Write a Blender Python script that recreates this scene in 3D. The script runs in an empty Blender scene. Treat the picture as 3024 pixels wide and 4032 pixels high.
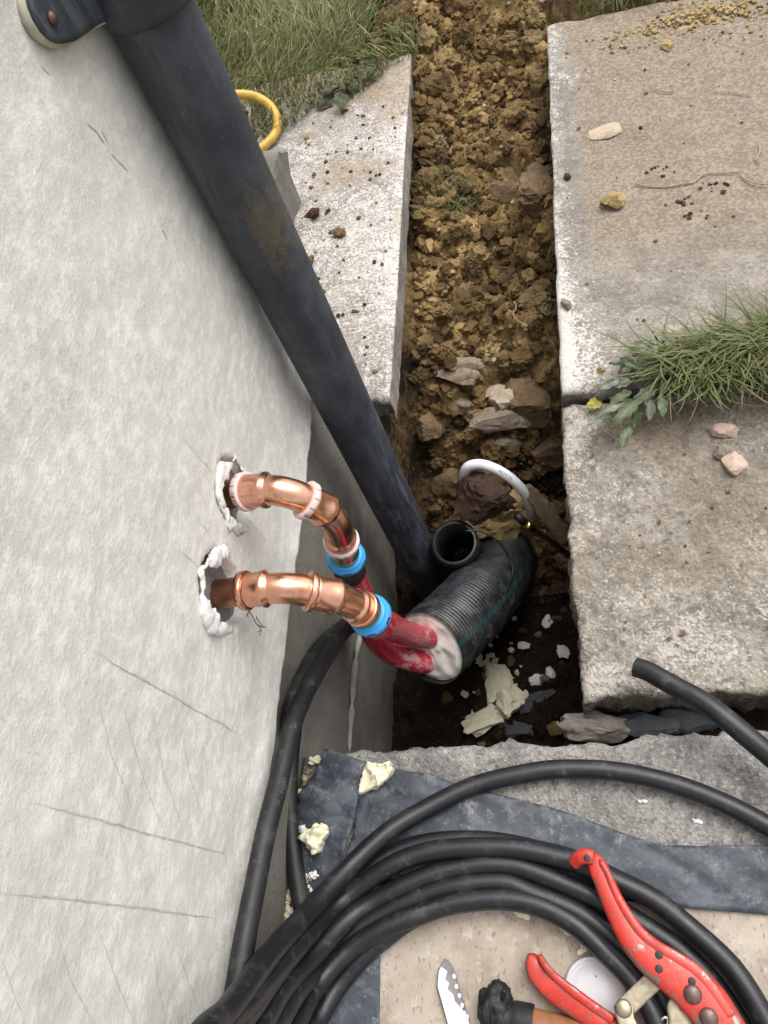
import bpy, bmesh, math, random
import numpy as np
from mathutils import Vector, Matrix

# ------------------------------------------------------------------ camera, sky, light, exposure
scn = bpy.context.scene
COL = scn.collection
cam_data = bpy.data.cameras.new('camera')
cam = bpy.data.objects.new('camera', cam_data)
COL.objects.link(cam)
cam.matrix_world = Matrix(((0.9704, 0.0541, 0.2353, 0.0), (0.0592, 0.8915, -0.4491, 0.0), (-0.2340, 0.4497, 0.8620, 0.92), (0, 0, 0, 1)))
_m = Matrix([(0.9704, 0.0595, -0.234), (0.0535, 0.892, 0.4488), (0.2354, -0.448, 0.8625)]).transposed()
cam.matrix_world = Matrix.Translation((0, 0, 0.92)) @ _m.to_4x4()
cam_data.sensor_fit = 'VERTICAL'
cam_data.sensor_height = 36.0
cam_data.lens = 27.0234
cam_data.clip_start = 0.02
cam_data.clip_end = 500
scn.camera = cam

SUN_EL, SUN_AZ = math.radians(64), math.radians(48)      # azimuth from +X towards +Y
world = bpy.data.worlds.new('World')
scn.world = world
world.use_nodes = True
wn, wl = world.node_tree.nodes, world.node_tree.links
wn.clear()
sky = wn.new('ShaderNodeTexSky'); sky.sky_type = 'NISHITA'; sky.sun_disc = False
sky.sun_elevation = SUN_EL; sky.sun_rotation = math.radians(90) - SUN_AZ
sky.dust_density = 4.0; sky.air_density = 1.0
hs = wn.new('ShaderNodeHueSaturation'); hs.inputs['Saturation'].default_value = 0.16
bg = wn.new('ShaderNodeBackground'); bg.inputs['Strength'].default_value = 0.145
wo = wn.new('ShaderNodeOutputWorld')
wl.new(sky.outputs[0], hs.inputs['Color']); wl.new(hs.outputs[0], bg.inputs['Color']); wl.new(bg.outputs[0], wo.inputs['Surface'])
sd = bpy.data.lights.new('sun', 'SUN'); sd.energy = 1.2; sd.angle = math.radians(50); sd.color = (1.0, 0.96, 0.9)
sun = bpy.data.objects.new('sun', sd); COL.objects.link(sun)
_d = Vector((math.cos(SUN_EL) * math.cos(SUN_AZ), math.cos(SUN_EL) * math.sin(SUN_AZ), math.sin(SUN_EL)))
sun.rotation_euler = _d.to_track_quat('Z', 'Y').to_euler()
scn.view_settings.view_transform = 'Standard'
scn.view_settings.look = 'None'
scn.view_settings.exposure = 0.86
scn.view_settings.gamma = 1.0
scn.view_settings.use_curve_mapping = False

rnd = random.Random(7)
rng = np.random.default_rng(11)

# ------------------------------------------------------------------ numeric helpers
_perm = np.random.default_rng(3).random((64, 64, 64))
def vnoise(p):
    p = np.asarray(p, float); i = np.floor(p).astype(int); f = p - i; f = f * f * (3 - 2 * f)
    r = 0.0
    for a in (0, 1):
        for b in (0, 1):
            for c in (0, 1):
                w = (f[..., 0] if a else 1 - f[..., 0]) * (f[..., 1] if b else 1 - f[..., 1]) * (f[..., 2] if c else 1 - f[..., 2])
                r = r + w * _perm[(i[..., 0] + a) % 64, (i[..., 1] + b) % 64, (i[..., 2] + c) % 64]
    return r * 2 - 1
def fbm(p, octv=4, gain=0.5):
    p = np.asarray(p, float); r = 0; a = 1
    for k in range(octv):
        r = r + a * vnoise(p * (2 ** k) + 17.3 * k); a *= gain
    return r
def n3(x, y, z, s): return np.stack([np.asarray(x) * s, np.asarray(y) * s, np.asarray(z) * s + np.zeros_like(np.asarray(x, float))], -1)
def sstep(a, b, x):
    t = np.clip((np.asarray(x, float) - a) / (b - a), 0, 1); return t * t * (3 - 2 * t)

# ------------------------------------------------------------------ object helpers
def link(name, me, mat=None, parent=None, smooth=True):
    if mat is not None: me.materials.clear(); me.materials.append(mat)
    if smooth and len(me.polygons): me.polygons.foreach_set('use_smooth', [True] * len(me.polygons))
    o = bpy.data.objects.new(name, me); COL.objects.link(o)
    if parent is not None: o.parent = parent
    return o
def pyd(name, v, f):
    me = bpy.data.meshes.new(name)
    me.from_pydata([tuple(map(float, q)) for q in v], [], [tuple(int(i) for i in q) for q in f]); me.update()
    return me
def tag(o, label=None, cat=None, group=None, kind=None):
    if label: o['label'] = label
    if cat: o['category'] = cat
    if group: o['group'] = group
    if kind: o['kind'] = kind
    return o
def thing(name, label, cat, loc=(0, 0, 0), group=None):
    o = bpy.data.objects.new(name, None); COL.objects.link(o); o.location = loc; o.empty_display_size = 0.02
    bpy.context.view_layer.update()
    return tag(o, label, cat, group)
def under(o, root):                       # parent keeping world coordinates
    o.parent = root; o.matrix_parent_inverse = Matrix.Translation(-Vector(root.location)); return o
def vcol(me, name, vals):                 # per-vertex float attribute
    a = me.attributes.new(name, 'FLOAT', 'POINT'); a.data.foreach_set('value', np.asarray(vals, np.float32))
def vcol3(me, name, vals):
    a = me.attributes.new(name, 'FLOAT_COLOR', 'POINT')
    arr = np.ones((len(vals), 4), np.float32); arr[:, :3] = vals; a.data.foreach_set('color', arr.ravel())

class Path:
    def __init__(s, pts, n=80, smooth=True):
        P = np.array(pts, float)
        if smooth and len(P) > 2:
            Q = np.vstack([2 * P[0] - P[1], P, 2 * P[-1] - P[-2]]); out = []
            m = max(4, int(math.ceil(n / (len(P) - 1))) * 3)
            for i in range(1, len(Q) - 2):
                a, b, c, d = Q[i - 1:i + 3]
                ta = np.linalg.norm(b - a) ** .5 + 1e-9; tb = np.linalg.norm(c - b) ** .5 + 1e-9; tc = np.linalg.norm(d - c) ** .5 + 1e-9
                m1 = (b - a) / ta - (c - a) / (ta + tb) + (c - b) / tb; m2 = (c - b) / tb - (d - b) / (tb + tc) + (d - c) / tc
                m1 = m1 * tb; m2 = m2 * tb
                for t in np.linspace(0, 1, m, endpoint=False):
                    out.append((2 * t**3 - 3 * t * t + 1) * b + (t**3 - 2 * t * t + t) * m1 + (-2 * t**3 + 3 * t * t) * c + (t**3 - t * t) * m2)
            out.append(P[-1]); P = np.array(out)
        L = np.concatenate([[0], np.cumsum(np.linalg.norm(np.diff(P, axis=0), axis=1))])
        s.L = L[-1]; s._P, s._L = P, L
        s.n = n
    def at(s, t):
        t = np.asarray(t, float); c = np.clip(t, 0, s.L)
        p = np.stack([np.interp(c, s._L, s._P[:, k]) for k in range(3)], -1)
        e0 = (s._P[0] - s._P[1]); e0 /= np.linalg.norm(e0); e1 = s._P[-1] - s._P[-2]; e1 /= np.linalg.norm(e1)
        p = p + np.outer(np.clip(-t, 0, None), e0).reshape(p.shape) + np.outer(np.clip(t - s.L, 0, None), e1).reshape(p.shape)
        return p
    def frames(s, ts, up=None):
        p = s.at(ts); e = max(s.L * 0.004, 1e-4)
        T = s.at(ts + e) - s.at(ts - e); T /= np.linalg.norm(T, axis=1)[:, None]
        u = np.array(up if up is not None else ((0, 0, 1) if abs(T[0][2]) < .9 else (1, 0, 0)), float)
        N = []
        for k in range(len(ts)):
            u = u - np.dot(u, T[k]) * T[k]; u = u / np.linalg.norm(u); N.append(u)
        N = np.array(N); Bn = np.cross(T, N)
        return p, T, N, Bn

def ring_mesh(name, p, N, Bn, rad, seg=20, cap=True, closed=False):
    """rad: (n,) or (n,seg) radii"""
    n = len(p); a = np.linspace(0, 2 * np.pi, seg, endpoint=False)
    rad = np.asarray(rad, float)
    if rad.ndim == 1: rad = np.repeat(rad[:, None], seg, 1)
    v = p[:, None, :] + rad[..., None] * (np.cos(a)[None, :, None] * N[:, None, :] + np.sin(a)[None, :, None] * Bn[:, None, :])
    v = v.reshape(-1, 3); f = []
    for i in range(n - 1):
        b = i * seg
        for j in range(seg):
            k = (j + 1) % seg; f.append((b + j, b + k, b + seg + k, b + seg + j))
    if cap:
        f.append(tuple(range(seg))[::-1]); f.append(tuple((n - 1) * seg + j for j in range(seg)))
    return pyd(name, v, f)
def fix(me):
    bm = bmesh.new(); bm.from_mesh(me); bmesh.ops.recalc_face_normals(bm, faces=bm.faces); bm.to_mesh(me); bm.free(); return me
def tube(name, pts, r, mat, seg=16, n=90, cap=True, smooth=True, wob=0.012):
    P = pts if isinstance(pts, Path) else Path(pts, n, smooth)
    ts = np.linspace(0, P.L, n); p, T, N, Bn = P.frames(ts)
    rr = r(ts, P.L) if callable(r) else np.full(n, r)
    if wob: rr = rr * (1 + wob * vnoise(n3(ts, 0 * ts, 0 * ts + 3.1, 60)))
    return link(name, fix(ring_mesh(name, p, N, Bn, rr, seg, cap)), mat)
def lathe_on(name, P, prof, mat, seg=28, sub=None, cap=True):
    """prof: (arc length, radius) pairs in order; may step back to make shells"""
    ts = np.array([q[0] for q in prof], float); rs = np.array([q[1] for q in prof], float)
    p, T, N, Bn = P.frames(ts)
    # consistent frames from a monotone sweep
    lo, hi = ts.min() - 1e-3, ts.max() + 1e-3
    g = np.linspace(lo, hi, 60); _, _, GN, _ = P.frames(g)
    idx = np.clip(((ts - lo) / (hi - lo) * 59).round().astype(int), 0, 59); N = GN[idx]
    N = N - (N * T).sum(1)[:, None] * T; N /= np.linalg.norm(N, axis=1)[:, None]; Bn = np.cross(T, N)
    return link(name, fix(ring_mesh(name, p, N, Bn, rs, seg, cap)), mat)
def shell(name, pts, r_out, r_in, mat, depth=0.06, seg=32, n=60, rough=0.0):
    """an open pipe end at the first point: outer wall, rim and inner wall"""
    P = Path(pts, n); ts = np.concatenate([np.linspace(P.L, 0, n), [0.0], np.linspace(0, min(depth, P.L), 12)])
    rs = np.concatenate([np.full(n, r_out), [r_in], np.full(12, r_in)])
    g = np.linspace(0, P.L, 80); _, _, GN, _ = P.frames(g); p, T, _, _ = P.frames(ts)
    e = 1e-3; T = P.at(ts + e) - P.at(ts - e); T /= np.linalg.norm(T, axis=1)[:, None]
    N = GN[np.clip((ts / P.L * 79).round().astype(int), 0, 79)]; N = N - (N * T).sum(1)[:, None] * T; N /= np.linalg.norm(N, axis=1)[:, None]
    Bn = np.cross(T, N)
    return link(name, fix(ring_mesh(name, p, N, Bn, rs, seg, True)), mat)

_ico = {}
def ico(sub):
    if sub not in _ico:
        bm = bmesh.new(); bmesh.ops.create_icosphere(bm, subdivisions=sub, radius=1)
        bm.verts.ensure_lookup_table()
        _ico[sub] = (np.array([v.co[:] for v in bm.verts]), np.array([[v.index for v in f.verts] for f in bm.faces])); bm.free()
    return _ico[sub]
def rock_verts(seed, size, sub=3, rough=0.25, cuts=6, flat=(1, 1, 1), crumb=0.0, box=1.0):
    r = np.random.default_rng(seed); v, f = ico(sub); v = v.copy()
    v = np.sign(v) * np.abs(v) ** box; v /= np.abs(v).max()
    for _ in range(cuts):
        d = r.normal(size=3); d /= np.linalg.norm(d); h = r.uniform(.55, .88); k = v @ d
        v = v - np.clip(k - h, 0, None)[:, None] * d
    o = r.uniform(0, 40, 3)
    v = v * (1 + rough * fbm(v * 1.7 + o, 4, .55))[:, None]
    v = v * (1 + crumb * fbm(v * 6.5 + o + 9, 3, .6))[:, None]
    v = v * np.array(flat) * np.array(size)
    return v, f
def rock(name, seed, size, mat, loc, rot=None, sub=4, rough=.16, cuts=12, flat=(1, 1, 1), smooth=True, crumb=.045):
    v, f = rock_verts(seed, size, max(sub, 4), rough, cuts, flat, crumb, .62)
    if rot: v = v @ np.array(Matrix.Rotation(rot, 3, 'Z')).T
    o = link(name, pyd(name, v, f), mat, smooth=smooth); o.location = loc
    if smooth and hasattr(o.data, 'set_sharp_from_angle'): o.data.set_sharp_from_angle(angle=math.radians(30))
    return o

# ------------------------------------------------------------------ materials
class M:
    def __init__(s, name, rough=.8, metal=0.0, spec=.5):
        s.m = bpy.data.materials.new(name); s.m.use_nodes = True
        s.t = s.m.node_tree; s.b = s.t.nodes['Principled BSDF']
        s.b.inputs['Roughness'].default_value = rough; s.b.inputs['Metallic'].default_value = metal
        s.b.inputs['Specular IOR Level'].default_value = spec
        s.co = s.n('ShaderNodeTexCoord').outputs['Object']
    def n(s, t, **k):
        q = s.t.nodes.new(t)
        for a, b in k.items(): setattr(q, a, b)
        return q
    def l(s, a, b): s.t.links.new(a, b)
    def inp(s, sock, v):
        if v is None: return
        if hasattr(v, 'is_output'): s.l(v, sock)
        else: sock.default_value = v
    def noise(s, scale, detail=4, rough=.55, dist=0, co=None, stretch=None):
        q = s.n('ShaderNodeTexNoise'); q.inputs['Scale'].default_value = scale; q.inputs['Detail'].default_value = detail
        q.inputs['Roughness'].default_value = rough; q.inputs['Distortion'].default_value = dist
        c = co or s.co
        if stretch:
            mp = s.n('ShaderNodeMapping'); mp.inputs['Scale'].default_value = stretch; s.l(c, mp.inputs['Vector']); c = mp.outputs[0]
        s.l(c, q.inputs['Vector']); return q.outputs['Fac']
    def voro(s, scale, out='Distance', feature='F1', rnd_=1):
        q = s.n('ShaderNodeTexVoronoi'); q.feature = feature; q.inputs['Scale'].default_value = scale
        q.inputs['Randomness'].default_value = rnd_; s.l(s.co, q.inputs['Vector']); return q.outputs[out]
    def ramp(s, fac, stops, interp='LINEAR'):
        q = s.n('ShaderNodeValToRGB'); s.l(fac, q.inputs['Fac']); e = q.color_ramp.elements; q.color_ramp.interpolation = interp
        while len(e) < len(stops): e.new(0.5)
        for k, (p, c) in enumerate(stops):
            e[k].position = p; e[k].color = (*c, 1) if len(c) == 3 else c
        return q.outputs['Color']
    def step(s, fac, a, b):
        q = s.n('ShaderNodeMapRange'); q.interpolation_type = 'SMOOTHSTEP'; s.l(fac, q.inputs['Value'])
        q.inputs['From Min'].default_value = a; q.inputs['From Max'].default_value = b; return q.outputs[0]
    def mix(s, fac, a, b, mode='MIX'):
        q = s.n('ShaderNodeMix', data_type='RGBA', blend_type=mode)
        s.inp(q.inputs[0], fac)
        for i, v in ((6, a), (7, b)):
            if isinstance(v, tuple): q.inputs[i].default_value = (*v, 1) if len(v) == 3 else v
            else: s.l(v, q.inputs[i])
        return q.outputs[2]
    def math(s, op, a, b=None):
        q = s.n('ShaderNodeMath', operation=op); s.inp(q.inputs[0], a)
        if b is not None: s.inp(q.inputs[1], b)
        return q.outputs[0]
    def attr(s, name, col=False):
        q = s.n('ShaderNodeAttribute', attribute_name=name); return q.outputs['Color' if col else 'Fac']
    def rand(s): return s.n('ShaderNodeObjectInfo').outputs['Random']
    def bump(s, h, dist=.002, strength=1.0):
        q = s.n('ShaderNodeBump'); q.inputs['Distance'].default_value = dist; q.inputs['Strength'].default_value = strength
        s.l(h, q.inputs['Height']); s.l(q.outputs[0], s.b.inputs['Normal']); return s
    def color(s, c):
        if isinstance(c, tuple): s.b.inputs['Base Color'].default_value = (*c, 1)
        else: s.l(c, s.b.inputs['Base Color'])
        return s
    def rough(s, r): s.inp(s.b.inputs['Roughness'], r); return s

def m_render():
    q = M('grey_render', .93, spec=.2)
    big = q.noise(4, 4, .6); fine = q.noise(330, 4, .7); mid = q.noise(85, 5, .72, stretch=(1, .7, 1.1)); tro = q.noise(9, 4, .6, dist=1.4, stretch=(1, .5, 1.6))
    c = q.ramp(big, [(.3, (.56, .55, .515)), (.7, (.645, .635, .595))])
    c = q.mix(q.step(mid, .42, .66), c, (.73, .72, .675))
    c = q.mix(q.math('MULTIPLY', q.step(fine, .52, .66), .38), c, (.42, .41, .385))
    c = q.mix(q.math('MULTIPLY', q.step(q.noise(17, 6, .75), .54, .72), .38), c, (.43, .425, .415))
    c = q.mix(q.math('MULTIPLY', q.step(q.noise(2.6, 4, .6), .48, .72), .38), c, (.50, .475, .40))
    c = q.mix(q.math('MULTIPLY', q.step(q.noise(46, 6, .8), .64, .72), .5), c, (.74, .73, .70))
    q.color(c)
    return q.bump(q.math('ADD', q.math('MULTIPLY', fine, .5), q.math('ADD', mid, q.math('MULTIPLY', tro, 1.0))), .0011, .8).m
def m_foundation():
    q = M('old_concrete', .95, spec=.15)
    a = q.noise(9, 5, .65, stretch=(1, 1, .35)); b = q.noise(140, 4, .6)
    c = q.ramp(a, [(.25, (.115, .108, .092)), (.55, (.195, .185, .160)), (.8, (.27, .26, .225))])
    c = q.mix(q.math('MULTIPLY', q.step(b, .5, .7), .5), c, (.12, .11, .10))
    q.color(c); return q.bump(q.math('ADD', b, a), .002, .7).m
def m_slab(name, base, light, dirtc, grain=150, gs=.55, bumpd=.0016):
    q = M(name, .95, spec=.15)
    a = q.noise(14, 5, .65); b = q.noise(grain, 3, .6); e = q.noise(grain * 2.6, 2, .6)
    v = q.voro(grain * .9, 'Color'); ws = q.noise(42, 5, .7)
    c = q.mix(q.step(a, .36, .64), tuple(min(1, x * 1.12) for x in base), tuple(x * .66 for x in base))
    c = q.mix(q.math('MULTIPLY', q.step(q.noise(5, 5, .65), .50, .68), .45), c, tuple(x * .55 for x in base))
    c = q.mix(q.math('MULTIPLY', q.step(b, .5, .68), gs), c, tuple(x * .42 for x in base))
    c = q.mix(q.math('MULTIPLY', q.step(ws, .52, .66), .55), c, tuple(min(1, x * 1.45) for x in base))
    c = q.mix(q.math('MULTIPLY', q.step(q.noise(grain * 2.1, 5, .75), .50, .62), .62), c, tuple(x * .42 for x in base))
    c = q.mix(q.math('MULTIPLY', q.step(q.noise(grain * 1.5, 5, .75), .55, .68), .6), c, tuple(min(1, x * 1.8) for x in base))
    # pale cutting dust and dry soil, both laid where they fell on this slab
    du = q.math('ADD', q.attr('dust'), q.math('MULTIPLY', q.math('ADD', q.math('SUBTRACT', q.noise(60, 5, .7), .5), q.math('MULTIPLY', q.math('SUBTRACT', q.noise(240, 3, .6), .5), 1.2)), 1.2))
    c = q.mix(q.math('MULTIPLY', q.step(du, .36, .85), .86), c, light)
    c = q.mix(q.math('MULTIPLY', q.step(e, .60, .70), .5), c, tuple(x * .5 for x in base))
    di = q.math('ADD', q.attr('dirt'), q.math('MULTIPLY', q.math('SUBTRACT', q.noise(38, 6, .72), .5), 1.5))
    dcol = q.mix(q.step(q.noise(190, 3, .6), .42, .62), dirtc, tuple(min(1, x * 1.7) for x in dirtc))
    c = q.mix(q.math('MULTIPLY', q.step(di, .25, .95), .86), c, dcol)
    oc = q.math('ADD', q.attr('ochre'), q.math('MULTIPLY', q.math('SUBTRACT', q.noise(50, 5, .7), .5), 1.2))
    c = q.mix(q.step(oc, .55, .8), c, (.42, .31, .15))
    q.color(c)
    return q.bump(q.math('ADD', b, q.math('ADD', q.math('MULTIPLY', e, .6), q.math('MULTIPLY', ws, 1.3))), bumpd, .9).m
def m_pink():
    q = M('beige_paving', .9, spec=.2)
    a = q.noise(22, 5, .6); b = q.noise(90, 4, .6); e = q.noise(270, 3, .6, stretch=(1.0, .5, 1))
    c = q.ramp(a, [(.3, (.27, .22, .178)), (.5, (.37, .315, .26)), (.72, (.43, .375, .32))])
    c = q.mix(q.math('MULTIPLY', q.step(b, .56, .68), .55), c, (.50, .455, .40))
    c = q.mix(q.math('MULTIPLY', q.step(e, .60, .65), .8), c, (.20, .185, .175))
    c = q.mix(q.math('MULTIPLY', q.step(q.noise(34, 4, .7), .54, .68), .5), c, (.25, .19, .145))
    c = q.mix(q.math('MULTIPLY', q.step(q.noise(7, 4, .65), .62, .74), .4), c, (.25, .24, .23))
    q.color(c); return q.bump(q.math('ADD', b, e), .001, .7).m
def m_soil(name='soil', dark=(.022, .0145, .0095), mid=(.14, .09, .042), ochre=(.35, .24, .11), shift=0.0):
    q = M(name, .97, spec=.12)
    a = q.noise(10, 5, .65); b = q.noise(70, 5, .7); e = q.noise(260, 4, .7)
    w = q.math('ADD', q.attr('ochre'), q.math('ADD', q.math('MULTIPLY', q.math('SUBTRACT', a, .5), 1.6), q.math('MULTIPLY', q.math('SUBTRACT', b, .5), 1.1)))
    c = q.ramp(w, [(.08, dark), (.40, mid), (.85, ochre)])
    c = q.mix(q.math('MULTIPLY', q.step(e, .6, .7), .5), c, (.36, .28, .17))
    c = q.mix(q.math('MULTIPLY', q.step(q.noise(150, 3), .62, .7), .6), c, (.035, .023, .014))
    q.color(c); return q.bump(q.math('ADD', q.math('MULTIPLY', b, 1.6), e), .004, .9).m
def m_clod(name, cols, specks=.3):
    q = M(name, .97, spec=.12)
    a = q.noise(28, 5, .7); b = q.noise(220, 4, .7)
    r = q.ramp(q.math('ADD', q.math('MULTIPLY', q.rand(), .62), q.math('MULTIPLY', q.math('SUBTRACT', a, .30), .9)), [(k / (len(cols) - 1), c) for k, c in enumerate(cols)])
    c = q.mix(q.math('MULTIPLY', q.step(b, .56, .7), specks), r, (.40, .32, .20))
    c = q.mix(q.math('MULTIPLY', q.step(q.noise(120, 4, .7), .55, .68), .55), c, (.05, .033, .02))
    q.color(c); return q.bump(q.math('ADD', a, b), .0025, .9).m
def m_stone(name, c0, c1, dirt=(.16, .11, .06), amt=.6):
    q = M(name, .92, spec=.2)
    a = q.noise(45, 5, .65); b = q.noise(240, 4, .7); d = q.noise(26, 5, .7)
    c = q.ramp(a, [(.3, c0), (.7, c1)])
    c = q.mix(q.math('MULTIPLY', q.step(d, .48, .62), amt), c, dirt)
    c = q.mix(q.math('MULTIPLY', q.step(b, .58, .7), .35), c, tuple(x * .4 for x in c0))
    q.color(c); return q.bump(q.math('ADD', a, b), .002, .8).m
def m_blackpipe():
    q = M('black_pvc', .42, spec=.4)
    a = q.noise(16, 5, .65, dist=.4); b = q.noise(70, 5, .7); e = q.noise(9, 4, .6, stretch=(1, 1, .25)); sp = q.noise(420, 2, .5)
    c = q.mix(q.step(a, .35, .75), (.030, .035, .044), (.066, .075, .091))
    c = q.mix(q.math('MULTIPLY', q.step(e, .50, .75), .65), c, (.11, .122, .14))
    c = q.mix(q.math('MULTIPLY', q.step(sp, .70, .74), .5), c, (.22, .22, .22))
    sc = q.noise(55, 4, .7, stretch=(1, 1, .12))
    du = q.math('MULTIPLY', q.step(sc, .50, .62), q.attr('dust'))
    c = q.mix(q.math('MULTIPLY', du, .75), c, (.12, .135, .155))
    mud = q.math('ADD', q.attr('mud'), q.math('MULTIPLY', q.math('SUBTRACT', q.noise(85, 5, .75, stretch=(1, 1, .5)), .5), 2.2))
    mm = q.step(mud, .50, .95)
    c = q.mix(q.math('MULTIPLY', mm, .75), c, q.mix(q.step(q.noise(220, 4, .7), .4, .65), (.085, .068, .042), (.135, .105, .062)))
    q.color(c); q.rough(q.math('ADD', .40, q.math('MULTIPLY', q.math('MAXIMUM', mm, q.step(b, .4, .7)), .3)))
    return q.bump(b, .0006, .35).m
def m_hose(name='black_hose', base=(.0072, .0080, .0100), dustc=(.055, .057, .060), amt=.45, rough=.31):
    q = M(name, rough, spec=.5)
    a = q.noise(30, 5, .7); sp = q.noise(330, 2, .5); st = q.noise(120, 4, .7)
    c = q.mix(q.math('MULTIPLY', q.step(a, .5, .75), amt), base, dustc)
    c = q.mix(q.math('MULTIPLY', q.step(q.noise(60, 6, .8), .56, .70), amt), c, tuple(x * 1.5 for x in dustc))
    c = q.mix(q.math('MULTIPLY', q.step(sp, .735, .765), .6), c, (.25, .25, .24))
    q.color(c); q.rough(q.math('ADD', rough - .08, q.math('MULTIPLY', q.math('ADD', st, a), .22)))
    return q.bump(st, .0003, .3).m
def m_duct():
    q = M('duct_casing', .40, spec=.45)
    a = q.noise(18, 5, .7); b = q.noise(90, 5, .7); h = q.attr('ridge')
    c = q.mix(q.step(a, .4, .7), (.008, .0095, .012), (.020, .023, .028))
    du = q.math('MULTIPLY', h, q.step(q.noise(40, 5, .75), .40, .66))
    c = q.mix(q.math('MULTIPLY', du, .65), c, (.105, .108, .110))
    c = q.mix(q.math('MULTIPLY', q.step(q.noise(24, 5, .75), .56, .68), q.math('ADD', .25, q.math('MULTIPLY', q.attr('mud'), .75))), c, (.15, .11, .06))
    c = q.mix(q.math('MULTIPLY', q.attr('stripe'), .7), c, (.015, .075, .060))
    q.color(c); return q.bump(b, .001, .5).m
def m_red():
    q = M('red_pipe', .36, spec=.4)
    cb = q.n('ShaderNodeCombineXYZ'); q.l(q.attr('pu'), cb.inputs[0]); q.l(q.attr('pv'), cb.inputs[1]); q.l(q.attr('ps'), cb.inputs[2])
    st = q.noise(3.2, 4, .6, co=cb.outputs[0]); a = q.noise(18, 4, .6); pt = q.noise(34, 5, .7)
    c = q.mix(q.step(a, .35, .7), (.33, .013, .028), (.46, .026, .046))
    c = q.mix(q.math('MULTIPLY', q.step(st, .48, .70), .62), c, (.60, .22, .24))
    c = q.mix(q.math('MULTIPLY', q.step(q.math('ADD', pt, q.math('MULTIPLY', q.attr('dust'), .16)), .62, .74), .6), c, (.66, .42, .40))
    q.color(c); return q.bump(st, .0002, .3).m
def m_copper(name, c0, c1, rough, st=.12):
    q = M(name, rough, metal=1.0)
    a = q.noise(35, 4, .6); b = q.noise(150, 4, .65)
    c = q.mix(q.step(a, .35, .7), c0, c1)
    c = q.mix(q.math('MULTIPLY', q.step(q.noise(42, 6, .75), .52, .68), .55), c, (c0[0] * .55, c0[1] * .45, c0[2] * .40))
    q.color(c); q.rough(q.math('ADD', rough - st / 2, q.math('MULTIPLY', b, st))); return q.bump(a, .0005, .35).m
def m_plain(name, c, rough=.6, spec=.4, var=.25, scale=60, bumpd=.0005, metal=0.0, c2=None, amt=.5):
    q = M(name, rough, metal, spec)
    a = q.noise(scale, 5, .65)
    k = q.mix(q.step(a, .3, .72), tuple(x * (1 - var) for x in c), tuple(min(1, x * (1 + var * .5)) for x in c))
    if c2: k = q.mix(q.math('MULTIPLY', q.step(q.noise(scale * .6, 5, .75), .52, .66), amt), k, c2)
    q.color(k); return q.bump(a, bumpd, .5).m
def m_dpm():
    q = M('black_membrane', .48, spec=.45)
    a = q.noise(16, 5, .7, dist=.6); b = q.noise(70, 5, .75); e = q.noise(200, 4, .7)
    c = q.mix(q.step(a, .32, .7), (.020, .025, .034), (.055, .065, .082))
    c = q.mix(q.math('MULTIPLY', q.step(b, .46, .70), .6), c, (.15, .16, .18))
    c = q.mix(q.math('MULTIPLY', q.step(q.noise(34, 5, .8), .56, .68), .55), c, (.28, .28, .275))
    c = q.mix(q.math('MULTIPLY', q.step(e, .66, .72), .6), c, (.36, .35, .33))
    q.color(c); q.rough(q.math('ADD', .36, q.math('MULTIPLY', b, .35))); return q.bump(q.math('ADD', a, q.math('MULTIPLY', b, .4)), .002, .6).m
def m_redpaint():
    q = M('red_paint', .36, spec=.5)
    a = q.noise(70, 5, .75); b = q.noise(26, 4, .7)
    w = q.math('ADD', q.attr('edge'), q.math('MULTIPLY', q.math('SUBTRACT', a, .5), 1.6))
    ch = q.math('MAXIMUM', q.step(w, .60, .68), q.step(q.noise(95, 4, .7), .63, .655))
    c = q.mix(q.step(b, .3, .7), (.40, .022, .013), (.52, .034, .018))
    gm = q.math('MULTIPLY', q.step(q.noise(30, 6, .8), .46, .68), .6); c = q.mix(gm, c, (.20, .016, .011))
    c = q.mix(q.math('MULTIPLY', q.step(q.noise(180, 4, .7), .58, .68), .35), c, (.34, .12, .09))
    c = q.mix(ch, c, (.21, .18, .165)); q.rough(q.math('ADD', .32, q.math('MULTIPLY', gm, .5)))
    q.color(c); q.l(q.math('MULTIPLY', ch, .7), q.b.inputs['Metallic']); return q.bump(a, .0004, .4).m
def m_grass(name='grass'):
    q = M(name, .6, spec=.25)
    c = q.attr('tint', True); q.color(c)
    q.b.inputs['Subsurface Weight'].default_value = 0.0
    tr = q.n('ShaderNodeBsdfTranslucent'); q.l(c, tr.inputs['Color'])
    mx = q.n('ShaderNodeMixShader'); mx.inputs[0].default_value = .3
    q.l(q.b.outputs[0], mx.inputs[1]); q.l(tr.outputs[0], mx.inputs[2])
    q.l(mx.outputs[0], q.t.nodes['Material Output'].inputs['Surface']); return q.m

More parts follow.
